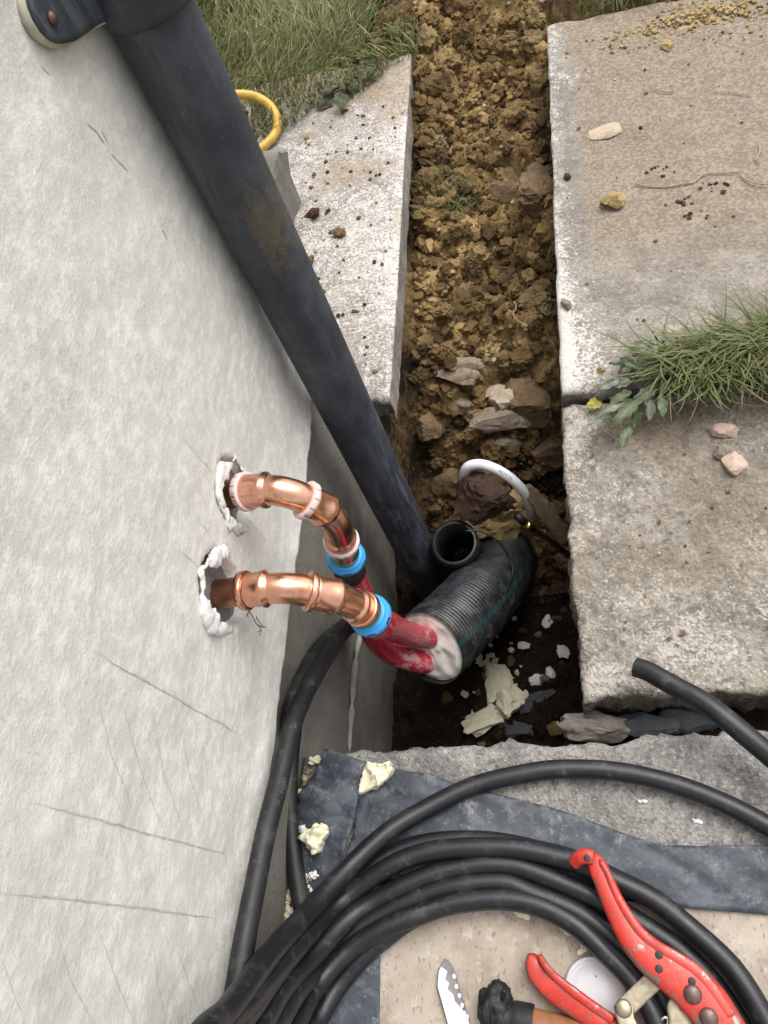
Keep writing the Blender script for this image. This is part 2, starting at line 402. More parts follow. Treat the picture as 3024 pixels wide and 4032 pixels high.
MT = dict(render=m_render(), foundation=m_foundation(),
    slab_pale=m_slab('dusty_concrete', (.30, .27, .235), (.56, .535, .51), (.20, .15, .10)),
    slab_soiled=m_slab('soiled_concrete', (.265, .24, .21), (.56, .535, .50), (.175, .140, .105)),
    slab_grey=m_slab('weathered_concrete', (.26, .235, .20), (.44, .405, .365), (.145, .115, .082), 80, .8, .005),
    slab_edge=m_slab('rough_grey_concrete', (.25, .24, .225), (.40, .38, .355), (.14, .12, .095), 105, .85, .005),
    saw=m_plain('sawn_concrete', (.40, .385, .36), .85, .2, .25, 30, .0006),
    pink=m_pink(), soil=m_soil(),
    clod=m_clod('soil_clod', [(.055, .036, .022), (.13, .085, .040), (.24, .16, .07), (.34, .245, .115), (.24, .19, .135)]),
    crumb=m_clod('crumbs', [(.05, .03, .017), (.15, .095, .042), (.29, .2, .095), (.38, .32, .23)], .5),
    stone=m_stone('grey_stone', (.15, .12, .088), (.29, .24, .185), (.11, .074, .04), .75),
    stone_pale=m_stone('pale_stone', (.36, .29, .21), (.50, .42, .32), (.20, .135, .075), .5),
    stone_ochre=m_stone('ochre_stone', (.27, .19, .085), (.40, .30, .15), (.18, .115, .05), .5),
    stone_brown=m_stone('brown_stone', (.115, .074, .042), (.20, .135, .078), (.055, .036, .02), .6),
    stone_dark=m_stone('dark_brown_clod', (.040, .023, .017), (.082, .050, .036), (.025, .015, .011), .5),
    stone_pink=m_stone('pinkish_stone', (.42, .31, .25), (.54, .42, .35), (.30, .22, .16), .3),
    slab_rubble=m_stone('broken_concrete', (.20, .18, .155), (.33, .30, .265), (.12, .10, .08), .5), slate=m_plain('slate', (.075, .085, .095), .8, .3, .3, 40),
    pvc=m_blackpipe(), hose=m_hose(), hose_dusty=m_hose('dusty_hose', (.0085, .009, .010), (.085, .083, .078), .5, .42), duct=m_duct(), red=m_red(),
    copper=m_copper('bright_copper', (.68, .345, .225), (.82, .46, .315), .25), copper_dull=m_copper('dull_copper', (.44, .20, .13), (.62, .32, .21), .36),
    brass=m_plain('brass', (.80, .60, .26), .25, .5, .1, 40, .0002, 1.0), blue=m_plain('blue_plastic', (.035, .30, .68), .38, .45, .12, 60, .0002),
    pink_ring=m_plain('pink_plastic', (.70, .52, .50), .5, .4, .1, 80, .0002, 0, (.60, .46, .45), .3),
    window=m_plain('window_dark_red', (.08, .008, .014), .4), rubber=m_plain('black_rubber', (.016, .016, .017), .5, .4, .3, 40, .0003, 0, (.10, .10, .10), .3),
    ink_dark=m_plain('dark_print', (.12, .06, .06), .6), ink_pale=m_plain('pale_print', (.075, .075, .078), .6),
    foam=m_plain('white_foam', (.70, .70, .68), .85, .2, .14, 70, .001, 0, (.55, .54, .50), .3), foam_cream=m_plain('cream_foam', (.70, .66, .50), .85, .2, .14, 50, .001, 0, (.50, .36, .15), .12),
    foam_core=m_plain('insulation_foam', (.90, .87, .80), .9, .15, .15, 35, .0015, 0, (.74, .66, .56), .3),
    mortar=m_plain('grey_mortar', (.22, .215, .21), .95, .1, .3, 90, .0012), dpm=m_dpm(), redpaint=m_redpaint(),
    steel=m_plain('worn_steel', (.36, .31, .23), .4, .5, .3, 120, .0004, .85, (.16, .12, .09), .5), steel_bright=m_plain('bright_steel', (.55, .54, .52), .28, .5, .15, 60, .0002, 1.0),
    cream=m_plain('cream_plastic', (.50, .47, .38), .6, .3, .2, 60), rivet=m_plain('dark_rivet', (.13, .085, .075), .42, .5, .4, 160, .0005, .6), blade=m_plain('blade_steel', (.23, .21, .21), .5, .4, .3, 70, .0003, .4),
    white=m_plain('white_plastic', (.72, .73, .75), .35, .4, .06, 60, .0002, 0, (.55, .52, .47), .25), lid=m_plain('translucent_white_lid', (.55, .54, .57), .35, .4, .06, 60, .0002),
    paint_white=m_plain('pale_sealant', (.66, .72, .78), .4, .4, .08, 50, .0004), wood=m_plain('orange_wood', (.28, .115, .05), .5, .3, .3, 40, .0005),
    stick=m_stone('old_timber', (.12, .085, .055), (.20, .15, .105), (.06, .04, .025), .5), yellow=m_plain('yellow_hose', (.50, .32, .05), .4, .4, .18, 50, .0003, 0, (.20, .12, .03), .3),
    pipe_black=m_plain('black_pipe', (.010, .010, .011), .45, .4, .4, 40, .0004, 0, (.05, .047, .04), .35), tape=m_plain('black_tape', (.014, .014, .015), .55, .35, .4, 80, .001), grass=m_grass(), leaf=m_grass('wilted_leaf'),
    straw=m_plain('dry_straw', (.40, .29, .15), .8, .2, .3, 60), pencil=m_plain('pencil_mark', (.48, .48, .49), .9, .1, .3, 150, .0005, 0, (.56, .55, .52), 1.0), scratch=m_plain('fine_scratch', (.50, .495, .49), .9, .1, .25, 150, .0005, 0, (.55, .54, .51), .9), drip=m_plain('lime_run', (.30, .29, .26), .95, .1, .3, 60),
    turf=m_plain('turf_soil', (.11, .095, .05), .97, .1, .5, 14, .004, 0, (.10, .12, .03), .7), bracket=m_blackpipe(), plastic_grey=m_plain('grey_pvc', (.18, .18, .19), .5))

# ------------------------------------------------------------------ ground and trench
FY = np.array([.1, .3, .45, .55, .65, .75, .85, 1.0, 1.2, 1.5, 1.7, 2.0, 2.6]); FZ = np.array([-.47, -.47, -.46, -.44, -.37, -.28, -.21, -.155, -.12, -.06, -.028, -.012, -.012])
def soil_h(x, y):
    x = np.asarray(x, float); y = np.asarray(y, float)
    z = np.interp(y, FY, FZ)
    z = z + .03 * sstep(-.12, -.24, x) * sstep(.6, .9, y) + .02 * sstep(-.10, .0, x) * sstep(.7, 1.0, y)
    amp = .018 + .012 * sstep(.5, .75, y)
    z = z + amp * fbm(n3(x, y, 0, 13), 3) + .013 * fbm(n3(x, y, 4, 42), 3, .65) + .0045 * fbm(n3(x, y, 9, 150), 2)
    z = z + .060 * np.exp(-((x + .085) / .05) ** 2 - ((y - .705) / .055) ** 2)
    # undisturbed ground below the slabs on both sides, and the slot between the near slabs
    right = -.115 + .012 * fbm(n3(x, y, 2, 30), 3)
    wr = sstep(.012, .045, x + .012 * vnoise(n3(x, y, 5, 16))) * (1 - sstep(1.45, 1.6, y))
    z = z * (1 - wr) + right * wr
    wl_ = sstep(-.262, -.30, x + .012 * vnoise(n3(x, y, 8, 16))) * sstep(.60, .68, y) * (1 - sstep(1.4, 1.55, y))
    z = z * (1 - wl_) + right * wl_
    return z
def grid(name, xs, ys, zf):
    X, Y = np.meshgrid(xs, ys); Z = zf(X, Y); nx, ny = len(xs), len(ys)
    v = np.stack([X, Y, Z], -1).reshape(-1, 3)
    i = np.arange(nx * ny).reshape(ny, nx); f = np.stack([i[:-1, :-1], i[:-1, 1:], i[1:, 1:], i[1:, :-1]], -1).reshape(-1, 4)
    return pyd(name, v, f), v
xs = np.concatenate([np.arange(-.345, .06, .0035), np.arange(.06, .62, .012)]); ys = np.concatenate([np.arange(.10, 2.0, .0045), np.arange(2.0, 2.6, .02)])
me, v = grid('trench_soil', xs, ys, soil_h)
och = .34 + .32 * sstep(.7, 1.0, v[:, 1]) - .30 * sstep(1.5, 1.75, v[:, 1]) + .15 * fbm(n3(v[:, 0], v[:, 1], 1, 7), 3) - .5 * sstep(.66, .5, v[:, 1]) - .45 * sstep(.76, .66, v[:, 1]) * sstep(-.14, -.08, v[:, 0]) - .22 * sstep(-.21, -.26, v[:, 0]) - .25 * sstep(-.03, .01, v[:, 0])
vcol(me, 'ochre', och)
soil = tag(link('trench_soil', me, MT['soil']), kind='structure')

def gz(x, y): return -.02 + .006 * fbm(n3(x, y, 3, 9), 3)
def rects(name, rs, z, mat):
    bm = bmesh.new()
    for (x0, y0, x1, y1) in rs:
        bm.faces.new([bm.verts.new((a, b, z)) for a, b in ((x0, y0), (x1, y0), (x1, y1), (x0, y1))])
    me = bpy.data.meshes.new(name); bm.to_mesh(me); bm.free(); return link(name, me, mat)
ground = rects('ground', [(-300, -300, 300, .08), (-300, .08, -.37, 300), (.60, .08, 300, 300), (-.37, 2.58, .60, 300)], -.032, MT['turf'])
tag(ground, kind='structure')

# ------------------------------------------------------------------ concrete slabs
def slab(name, c, thick, mat, label, res=.005, edge=.004, chip=.006, amp=.0012, dust=None, dirt=None, ochre=None, rough_sides=(1, 1, 1, 1), seed=0, bulge=None):
    """c: four corners counter-clockwise (x, y, z); sides order = edges c0c1, c1c2, c2c3, c3c0; roughness per side"""
    c = [np.array(q, float) for q in c]
    nu = max(8, int(max(np.linalg.norm(c[1] - c[0]), np.linalg.norm(c[2] - c[3])) / res)); nv = max(8, int(max(np.linalg.norm(c[3] - c[0]), np.linalg.norm(c[2] - c[1])) / res))
    u = np.linspace(0, 1, nu + 1)[None, :, None]; w = np.linspace(0, 1, nv + 1)[:, None, None]
    p = (1 - u) * (1 - w) * c[0] + u * (1 - w) * c[1] + u * w * c[2] + (1 - u) * w * c[3]
    lu = np.linalg.norm(c[1] - c[0]); lv = np.linalg.norm(c[3] - c[0])
    U, V = np.broadcast_to(u[..., 0], p.shape[:2]) * lu, np.broadcast_to(w[..., 0], p.shape[:2]) * lv
    ds = [V, lu - U, lv - V, U]; dirs = [c[0] - c[3], c[1] - c[0], c[3] - c[0], c[0] - c[1]]
    q = p.copy()
    for k in range(4):
        d = dirs[k] / np.linalg.norm(dirs[k]); a = rough_sides[k]
        fall = np.exp(-ds[k] / .02)
        nz = fbm(n3(p[..., 0], p[..., 1], seed + k, 28), 4, .6)
        q += (fall * a * edge * nz)[..., None] * d
        nb = np.clip(fbm(n3(p[..., 0], p[..., 1], seed + 5 + k, 38), 3) - .25, 0, 1)
        q[..., 2] -= np.exp(-ds[k] / .0035) * (.0016 + .002 * a) + a * chip * nb * np.exp(-ds[k] / .010)
    q[..., 2] += amp * fbm(n3(p[..., 0], p[..., 1], seed, 40), 3) + amp * 1.5 * fbm(n3(p[..., 0], p[..., 1], seed + 2, 8), 2)
    if bulge is not None: q[..., 2] += bulge(q[..., 0], q[..., 1])
    ny, nx = p.shape[:2]; idx = np.arange(nx * ny).reshape(ny, nx)
    f = list(map(tuple, np.stack([idx[:-1, :-1], idx[:-1, 1:], idx[1:, 1:], idx[1:, :-1]], -1).reshape(-1, 4)))
    verts = q.reshape(-1, 3)
    border = list(idx[0, :-1]) + list(idx[:-1, -1]) + list(idx[-1, :0:-1]) + list(idx[:0:-1, 0])
    side = [0] * (nx - 1) + [1] * (ny - 1) + [2] * (nx - 1) + [3] * (ny - 1)
    bp = verts[border]; rings = [bp]; prev = np.array(border); base = len(verts); allv = [verts]; nb_ = len(border)
    for j in range(1, 11):
        z = bp.copy(); z[:, 2] -= thick * j / 10
        for k in range(4):
            m = np.array([s == k for s in side]); d = dirs[k] / np.linalg.norm(dirs[k])
            z[m] += (rough_sides[k] * edge * 1.6 * (fbm(n3(z[m, 0], z[m, 1], 0, 45) + np.array([0, 0, z[0, 2] * 45 + seed]), 4, .6) - .5 * min(1, j / 3)))[:, None] * d
        cur = np.arange(base, base + nb_); base += nb_; allv.append(z)
        for t in range(nb_):
            t2 = (t + 1) % nb_; f.append((prev[t], cur[t], cur[t2], prev[t2]))
        prev = cur
    verts = np.vstack(allv)
    me = pyd(name, verts, f)
    x, y, zz = verts.T
    top = np.concatenate([np.ones(nx * ny), np.zeros(len(verts) - nx * ny)])
    for nm, fn in (('dust', dust), ('dirt', dirt), ('ochre', ochre)):
        vcol(me, nm, (fn(x, y) * top if fn else np.zeros(len(verts))))
    o = link(name, me, mat)
    return tag(o, label, 'concrete slab')
def spot(x, y, cx, cy, rx, ry=None): return np.exp(-((x - cx) / rx) ** 2 - ((y - cy) / (ry or rx)) ** 2)

slab_left = slab('concrete_slab', [(-.80, .672, 0), (-.254, .668, 0), (-.259, 1.50, 0), (-.80, 1.50, 0)], .055, MT['slab_pale'],
    'pale dust-covered concrete slab between the black downpipe and the trench', edge=.0022, rough_sides=(4.0, .35, 1, 1), seed=1,
    dust=lambda x, y: .50 + .20 * sstep(-.33, -.26, x) + .15 * fbm(n3(x, y, 0, 12), 3) - .25 * spot(x, y, -.37, .75, .12, .15),
    dirt=lambda x, y: .75 * spot(x, y, -.36, 1.18, .10, .05) + .5 * spot(x, y, -.3, 1.3, .05, .04) + .7 * sstep(1.32, 1.42, y + .35 * (x + .4)),
    ochre=lambda x, y: .62 * spot(x, y, -.375, 1.135, .022, .02) + .6 * spot(x, y, -.315, 1.14, .02) + .45 * sstep(-.275, -.258, x) + .5 * spot(x, y, -.28, 1.05, .02, .05))
slab_far = slab('concrete_slab', [(-.004, .648, .002), (.62, .70, .002), (.62, 1.51, .002), (.006, 1.50, .002)], .10, MT['slab_soiled'],
    'large soil-stained concrete slab with a pale left edge, far right of the trench', edge=.0022, rough_sides=(1.6, 1, 1, .6), seed=4,
    dust=lambda x, y: .75 * np.exp(-np.clip(x, 0, 1) / .020) + .15 * fbm(n3(x, y, 0, 9), 3) + .55 * spot(x, y, .05, 1.33, .03, .02) + .35 * spot(x, y, .03, 1.46, .05, .05) + .35 * sstep(.95, .75, y) * sstep(.10, .03, x) + .16 * sstep(.85, .7, y),
    dirt=lambda x, y: .72 * sstep(.015, .07, x) * sstep(.74, .98, y) + .4 * sstep(1.38, 1.47, y) + .45 * spot(x, y, .3, .75, .15, .05) + .12,
    ochre=lambda x, y: .55 * spot(x, y, .16, 1.42, .05, .02) + .78 * spot(x, y, .27, 1.42, .06, .025) + .45 * spot(x, y, .08, 1.11, .03, .02) + .5 * spot(x, y, .36, 1.47, .08, .03))
slab_near = slab('concrete_slab', [(0.0017, 0.2214, -0.012), (.62, .250, -.012), (.62, .672, -.012), (-0.0054, 0.6418, -0.012)], .10, MT['slab_grey'],
    'rough weathered concrete slab with the cut hose end above it, right of the pit', edge=.003, rough_sides=(1.5, 1, 2.2, 1.1), seed=9, amp=.002,
    dust=lambda x, y: .35 * np.exp(-np.clip(x, 0, 1) / .03) + .28 + .22 * fbm(n3(x, y, 0, 14), 3) + .35 * spot(x, y, .02, .24, .05, .03) + .4 * spot(x, y, .09, .29, .05, .03),
    dirt=lambda x, y: .40 + .30 * fbm(n3(x, y, 3, 10), 3) + .5 * spot(x, y, .2, .62, .14, .045) - .35 * spot(x, y, .03, .5, .05, .1) - .3 * spot(x, y, .04, .25, .05, .04),
    ochre=lambda x, y: .45 * spot(x, y, .02, .57, .015) + .4 * spot(x, y, .05, .4, .03, .06) + .3 * spot(x, y, .12, .62, .06, .02))
slab_front = slab('concrete_slab', [(-.334, .015, -.002), (.60, .055, -.002), (.60, .205, -.002), (-.334, .152, -.002)], .10, MT['slab_edge'],
    'grey rough-edged concrete strip under the black membrane, nearest the pit', edge=.0045, rough_sides=(.3, 1, 1.3, .6), chip=.007, seed=13, amp=.0015,
    dust=lambda x, y: .25 + .2 * fbm(n3(x, y, 0, 15), 3) + .3 * sstep(-.2, -.3, x), dirt=lambda x, y: .2 + .2 * fbm(n3(x, y, 7, 12), 3), ochre=lambda x, y: .1 * x * 0)
me, v = grid('beige_paving', np.linspace(-.334, .62, 200), np.linspace(-.75, .012, 160), lambda X, Y: -.001 + .0009 * fbm(n3(X, Y, 0, 22), 3))
paving = link('paving', me, MT['pink'])
sol = paving.modifiers.new('s', 'SOLIDIFY'); sol.thickness = .06; sol.offset = -1
tag(paving, kind='structure')

# ------------------------------------------------------------------ house wall
WX, FX, YC = -.32, -.335, .655
HA, HB = (-0.32, 0.3444, 0.311), (-0.32, 0.2459, 0.3039)
RA, RB = .032, .036
def low_edge(y): return .137 + .006 * vnoise(n3(y, 0 * y, 0 * y, 14)) + .0035 * fbm(n3(y, 0 * y, 0 * y + 2, 60), 3)
def wall_x(y, z):
    x = WX + .0012 * fbm(n3(y, z, 0, 22), 3) + .0022 * fbm(n3(y, z, 5, 5), 2)
    fl = 1 - sstep(.0, .055, z - .137)
    x = x + fl * (.0045 + .002 * fbm(n3(y, z, 2, 30), 3))
    return x
ys = np.concatenate([np.arange(-1.6, -.30, .05), np.arange(-.30, YC + .001, .0042)]); ys[-1] = YC
ts = np.concatenate([np.arange(0, .62, .0042), np.arange(.62, 2.4, .06)])
Yg, Tg = np.meshgrid(ys, ts); Zg = low_edge(Yg) * np.exp(-Tg / .05) + .137 * (1 - np.exp(-Tg / .05)) + Tg
Xg = wall_x(Yg, Zg)
for (h, r) in ((HA, RA), (HB, RB)):
    dd = np.hypot(Yg - h[1], (Zg - h[2]) / 1.35) + .0025 * fbm(n3(Yg, Zg, 1, 50), 3)
    Xg = Xg - .018 * (1 - sstep(r - .003, r + .0005, dd))
# rounded external corner
Xg = Xg - .008 * sstep(YC - .008, YC, Yg) ** 2
ny, nx = Xg.shape; idx = np.arange(nx * ny).reshape(ny, nx)
verts = np.stack([Xg, Yg, Zg], -1).reshape(-1, 3)
faces = list(map(tuple, np.stack([idx[:-1, :-1], idx[:-1, 1:], idx[1:, 1:], idx[1:, :-1]], -1).reshape(-1, 4)))
extra = [verts]; base = len(verts)
for chain in (idx[0, :], ):                                  # underside of the render, back to the foundation face
    q = verts[chain].copy(); q[:, 0] = FX - .02; q[:, 2] -= .002; extra.append(q)
    for k in range(len(chain) - 1): faces.append((chain[k], base + k, base + k + 1, chain[k + 1]))
    base += len(chain)
ch = idx[:, -1]; q = verts[ch].copy(); q[:, 0] = -.62; q[:, 1] += .001; extra.append(q)        # return face round the corner
for k in range(len(ch) - 1): faces.append((ch[k], ch[k + 1], base + k + 1, base + k))
house = thing('house_wall', 'grey rendered house wall with two foam-sealed pipe holes', 'wall', (WX, .2, 0))
under(link('render', fix(pyd('render', np.vstack(extra), faces)), MT['render']), house)

ys = np.arange(-1.6, .775, .008); zs = np.arange(-.54, .150, .008); Yg, Zg = np.meshgrid(ys, zs)
Xg = FX + .0012 * fbm(n3(Yg, Zg, 3, 30), 3) + .003 * fbm(n3(Yg, Zg, 9, 6), 2)
ny, nx = Xg.shape; idx = np.arange(nx * ny).reshape(ny, nx); verts = np.stack([Xg, Yg, Zg], -1).reshape(-1, 3)
faces = list(map(tuple, np.stack([idx[:-1, :-1], idx[:-1, 1:], idx[1:, 1:], idx[1:, :-1]], -1).reshape(-1, 4)))
ch = idx[:, -1]; q = verts[ch].copy(); q[:, 0] = -.62
faces += [(ch[k], ch[k + 1], len(verts) + k + 1, len(verts) + k) for k in range(len(ch) - 1)]
ch2 = idx[-1, :]; q2 = verts[ch2].copy(); q2[:, 0] = -.62; b2 = len(verts) + len(q)
faces += [(ch2[k], b2 + k, b2 + k + 1, ch2[k + 1]) for k in range(len(ch2) - 1)]
under(link('foundation', fix(pyd('foundation', np.vstack([verts, q, q2]), faces)), MT['foundation']), house)
# a pale lime run down the foundation
run = Path([(FX + .003, y, z) for (_, y, z) in [(-0.335, 0.4066, -0.2231), (-0.335, 0.3434, -0.1932), (-0.335, 0.2976, -0.1852), (-0.335, 0.256, -0.187), (-0.335, 0.2157, -0.1887), (-0.335, 0.1866, -0.1923)]], 40)
under(tube('lime_run', run, lambda t, L: .0042 * (1 + .5 * vnoise(n3(t, 0 * t, 0 * t, 70))), MT['drip'], 8, 40), house)
# mortar plugs and foam in the two holes
def disc_on_wall(name, h, r, x, mat, seed):
    v, f = [(x, h[1], h[2])], []
    for k in range(1, 6):
        for a in range(36):
            t = a * math.pi / 18; rr = r * k / 5
            v.append((x + .003 * float(vnoise(np.array([rr * 60 * math.cos(t) + seed, rr * 60 * math.sin(t), 1.]))), h[1] + rr * math.cos(t), h[2] + 1.35 * rr * math.sin(t)))
    for a in range(36): f.append((0, 1 + a, 1 + (a + 1) % 36))
    for k in range(4):
        for a in range(36):
            i, j = 1 + k * 36, (a + 1) % 36; f.append((i + a, i + 36 + a, i + 36 + j, i + j))
    return under(link(name, fix(pyd(name, v, f)), mat), house)
disc_on_wall('mortar_plug', HA, RA + .004, WX - .010, MT['mortar'], 2)
disc_on_wall('mortar_plug', HB, RB + .004, WX - .010, MT['mortar'], 8)
def foam_arc(h, r, a0, a1, rad, seed, out=.0):
    n = 64; a = np.radians(np.linspace(a0, a1, n)); s = np.linspace(0, 1, n)
    rr = r * (1 + .10 * vnoise(n3(s * 5, 0 * s, 0 * s + seed, 1)))
    p = np.stack([np.full(n, WX + .003 + out), h[1] + rr * np.sin(a), h[2] + 1.35 * rr * np.cos(a)], -1)
    P = Path(p, n); ts = np.linspace(0, P.L, n); p, T, N, Bn = P.frames(ts)
    w = rad * np.sqrt(np.clip(np.sin(np.pi * np.clip(s, .02, .98)), .05, 1)) * (1 + .35 * vnoise(n3(s * 5, 0 * s, 0 * s + seed + 3, 1)))
    ang = np.linspace(0, 2 * np.pi, 16, endpoint=False)
    W2 = w[:, None] * (1 + .30 * fbm(np.stack(np.broadcast_arrays(s[:, None] * 8, np.cos(ang)[None] * 1.3, np.sin(ang)[None] * 1.3 + seed), -1), 3))
    me = fix(ring_mesh('foam_bead', p, N, Bn, W2 * 1.15, 16)); co = np.array([q_.co[:] for q_ in me.vertices])
    co += .0016 * np.stack([fbm(co * 160 + k_, 2) for k_ in (0, 7, 13)], -1); co[:, 0] = WX + .0005 + (co[:, 0] - WX) * .55; me.vertices.foreach_set('co', co.ravel()); me.update()
    return under(link('foam_bead', me, MT['foam']), house)
foam_arc(HA, RA * .86, 62, -62, .0072, 1); foam_arc(HA, RA * .95, -50, -150, .0044, 2); foam_arc(HA, RA, 125, 60, .002, 6)
foam_arc(HB, RB * .9, 88, 25, .0058, 3); foam_arc(HB, RB * .95, 30, -40, .0038, 4); foam_arc(HB, RB * .92, -30, -130, .0078, 5)
# pencil marks, scratches and hairline cracks, following the wall surface
def wall_line(name, pts, w, mat=None, jit=.0006):
    pts = np.array([(q[1], q[2]) for q in pts]); n = 46; L = np.concatenate([[0], np.cumsum(np.hypot(*np.diff(pts, axis=0).T))]); s = np.linspace(0, L[-1], n)
    y = np.interp(s, L, pts[:, 0]); z = np.interp(s, L, pts[:, 1]); j = jit * fbm(n3(s, 0 * s, 0 * s + L[-1] * 99, 90), 3)
    d = np.array([pts[-1] - pts[0]])[0]; d = d / np.linalg.norm(d); nrm = (-d[1], d[0])
    ww = w * (.55 + .5 * np.abs(fbm(n3(s, 0 * s, 0 * s + 4, 160), 3))) * np.clip(np.sin(np.pi * np.clip(s / L[-1], .03, .97)) * 2.2, .2, 1)
    y = y + nrm[0] * j; z = z + nrm[1] * j; v = []; f = []
    for k in range(n):
        for e in (-.5, .5):
            yy, zz = y[k] + nrm[0] * ww[k] * e, z[k] + nrm[1] * ww[k] * e
            v.append((float(wall_x(np.array(yy), np.array(zz))) + .0005, yy, zz))
    for k in range(n - 1): f.append((2 * k, 2 * k + 2, 2 * k + 3, 2 * k + 1))
    return under(link(name, pyd(name, v, f), mat or MT['pencil']), house)
for pts in [[(-0.32, 0.1378, 0.4723), (-0.32, 0.1358, 0.4275), (-0.32, 0.1343, 0.3442), (-0.32, 0.1316, 0.2186)], [(-0.32, 0.0382, 0.4973), (-0.32, 0.0359, 0.4307), (-0.32, 0.0321, 0.339), (-0.32, 0.0269, 0.2023)], [(-0.32, -0.0105, 0.5051), (-0.32, -0.0124, 0.4424), (-0.32, -0.0162, 0.3641), (-0.32, -0.0249, 0.2117)]]: wall_line('pencil_line', pts, .0013)
for pts in [[(-0.32, 0.1134, 0.4601), (-0.32, 0.0775, 0.4243), (-0.32, 0.044, 0.3803)], [(-0.32, 0.1148, 0.4269), (-0.32, 0.074, 0.3813), (-0.32, 0.0367, 0.3318)], [(-0.32, 0.1236, 0.3897), (-0.32, 0.0763, 0.3473), (-0.32, 0.0327, 0.2951)], [(-0.32, 0.1175, 0.3377), (-0.32, 0.0799, 0.3029), (-0.32, 0.0486, 0.2622)], [(-0.32, 0.1108, 0.2931), (-0.32, 0.0849, 0.2682)], [(-0.32, -0.0325, 0.4438), (-0.32, -0.0579, 0.4176), (-0.32, -0.0847, 0.3814)], [(-0.32, -0.0325, 0.396), (-0.32, -0.0615, 0.3633), (-0.32, -0.0905, 0.3267)], [(-0.32, -0.0365, 0.3265), (-0.32, -0.0682, 0.2998), (-0.32, -0.096, 0.2741)], [(-0.32, -0.0455, 0.2781), (-0.32, -0.0879, 0.2251)], [(-0.32, -0.0424, 0.4915), (-0.32, -0.0587, 0.475), (-0.32, -0.0706, 0.4617)]]: wall_line('scratch', pts, .0005, MT['scratch'])
for pts in [[(-0.32, 0.3396, 0.4273), (-0.32, 0.3402, 0.3934), (-0.32, 0.3428, 0.3526)], [(-0.32, 0.2854, 0.3726), (-0.32, 0.2865, 0.3466)], [(-0.32, 0.2482, 0.392), (-0.32, 0.2499, 0.3668), (-0.32, 0.2487, 0.3427)], [(-0.32, 0.3092, 0.3153), (-0.32, 0.2841, 0.3107)], [(-0.32, 0.2082, 0.3088), (-0.32, 0.1849, 0.3064), (-0.32, 0.1536, 0.3028)], [(-0.32, 0.3381, 0.2741), (-0.32, 0.3375, 0.2469), (-0.32, 0.3349, 0.2173)]]: wall_line('crack', pts, .0006)
for pts in [[(-0.32, 0.4841, 0.62), (-0.32, 0.4884, 0.608), (-0.32, 0.4884, 0.5974)], [(-0.32, 0.4954, 0.6046), (-0.32, 0.4936, 0.5957)], [(-0.32, 0.4751, 0.6685), (-0.32, 0.477, 0.6608)], [(-0.32, 0.4898, 0.5137), (-0.32, 0.4882, 0.5049)], [(-0.32, 0.4892, 0.5894), (-0.32, 0.4947, 0.568)]]: wall_line('scuff', pts, .0016, MT['scratch'])
for pts in [[(-0.31, 0.2416, 0.2667), (-0.31, 0.2387, 0.2539), (-0.31, 0.2354, 0.2447), (-0.31, 0.2361, 0.2299)], [(-0.31, 0.2416, 0.2456), (-0.31, 0.2394, 0.2394), (-0.31, 0.2378, 0.2249)], [(-0.31, 0.2354, 0.2447), (-0.31, 0.2332, 0.2289), (-0.31, 0.2266, 0.2307)], [(-0.31, 0.2361, 0.2299), (-0.31, 0.2394, 0.2184)], [(-0.31, 0.2414, 0.2641), (-0.31, 0.2342, 0.2666)], [(-0.31, 0.2332, 0.2289), (-0.31, 0.228, 0.2375)]]:
    under(tube('root_hair', [(q[0] + .002, q[1], q[2]) for q in pts], .0005, MT['stick'], 5, 14), house)

# rough pier seen past the downpipe
o = rock('concrete_pier', 41, (.095, .085, .10), MT['foundation'], (-.505, 1.085, .02), sub=4, rough=.10, cuts=10)
tag(o, 'lump of rough grey concrete standing on the pale slab behind the downpipe', 'concrete')

# ------------------------------------------------------------------ black downpipe with wall bracket
dp = thing('downpipe', 'thick black downpipe beside the wall, leading down into the pit', 'pipe', (-.268, .55, -.40))
P = Path([(-.2865, .586, 1.9), (-.2855, .584, .62), (-.276, .566, .15), (-.2665, .546, -.27), (-.262, .536, -.50)], 140, True)
ts = np.linspace(0, P.L, 260); p, T, N, Bn = P.frames(ts, (1, 0, 0)); me = fix(ring_mesh('pipe', p, N, Bn, np.full(260, .034), 48))
co = np.array([q.co[:] for q in me.vertices]); z = co[:, 2]
mud_z = np.exp(-((z - .44) / .075) ** 2) * (.35 + .55 * np.exp(-((co[:, 0] + .262) / .018) ** 2))
vcol(me, 'mud', mud_z * 1.05 + .18 * np.exp(-((z + .35) / .08) ** 2)); vcol(me, 'dust', .25 + .75 * sstep(.15, -.1, z))
under(link('pipe', me, MT['pvc']), dp)
q = lathe_on('socket_collar', Path([(-.2857, .5845, .668), (-.2855, .584, .640)], 10), [(0, .0342), (0, .0382), (.004, .0392), (.024, .0392), (.028, .0380), (.028, .0342)], MT['pvc'], 48)
q = lathe_on('bracket_band', Path([(-.2857, .5845, .80), (-.2855, .584, .636)], 10), [(0, .0342), (0, .0372), (.003, .0385), (.155, .0385), (.162, .0372), (.164, .0342)], MT['bracket'], 48)
bpy.data.objects.remove(bpy.data.objects['socket_collar'])
under(q, dp)
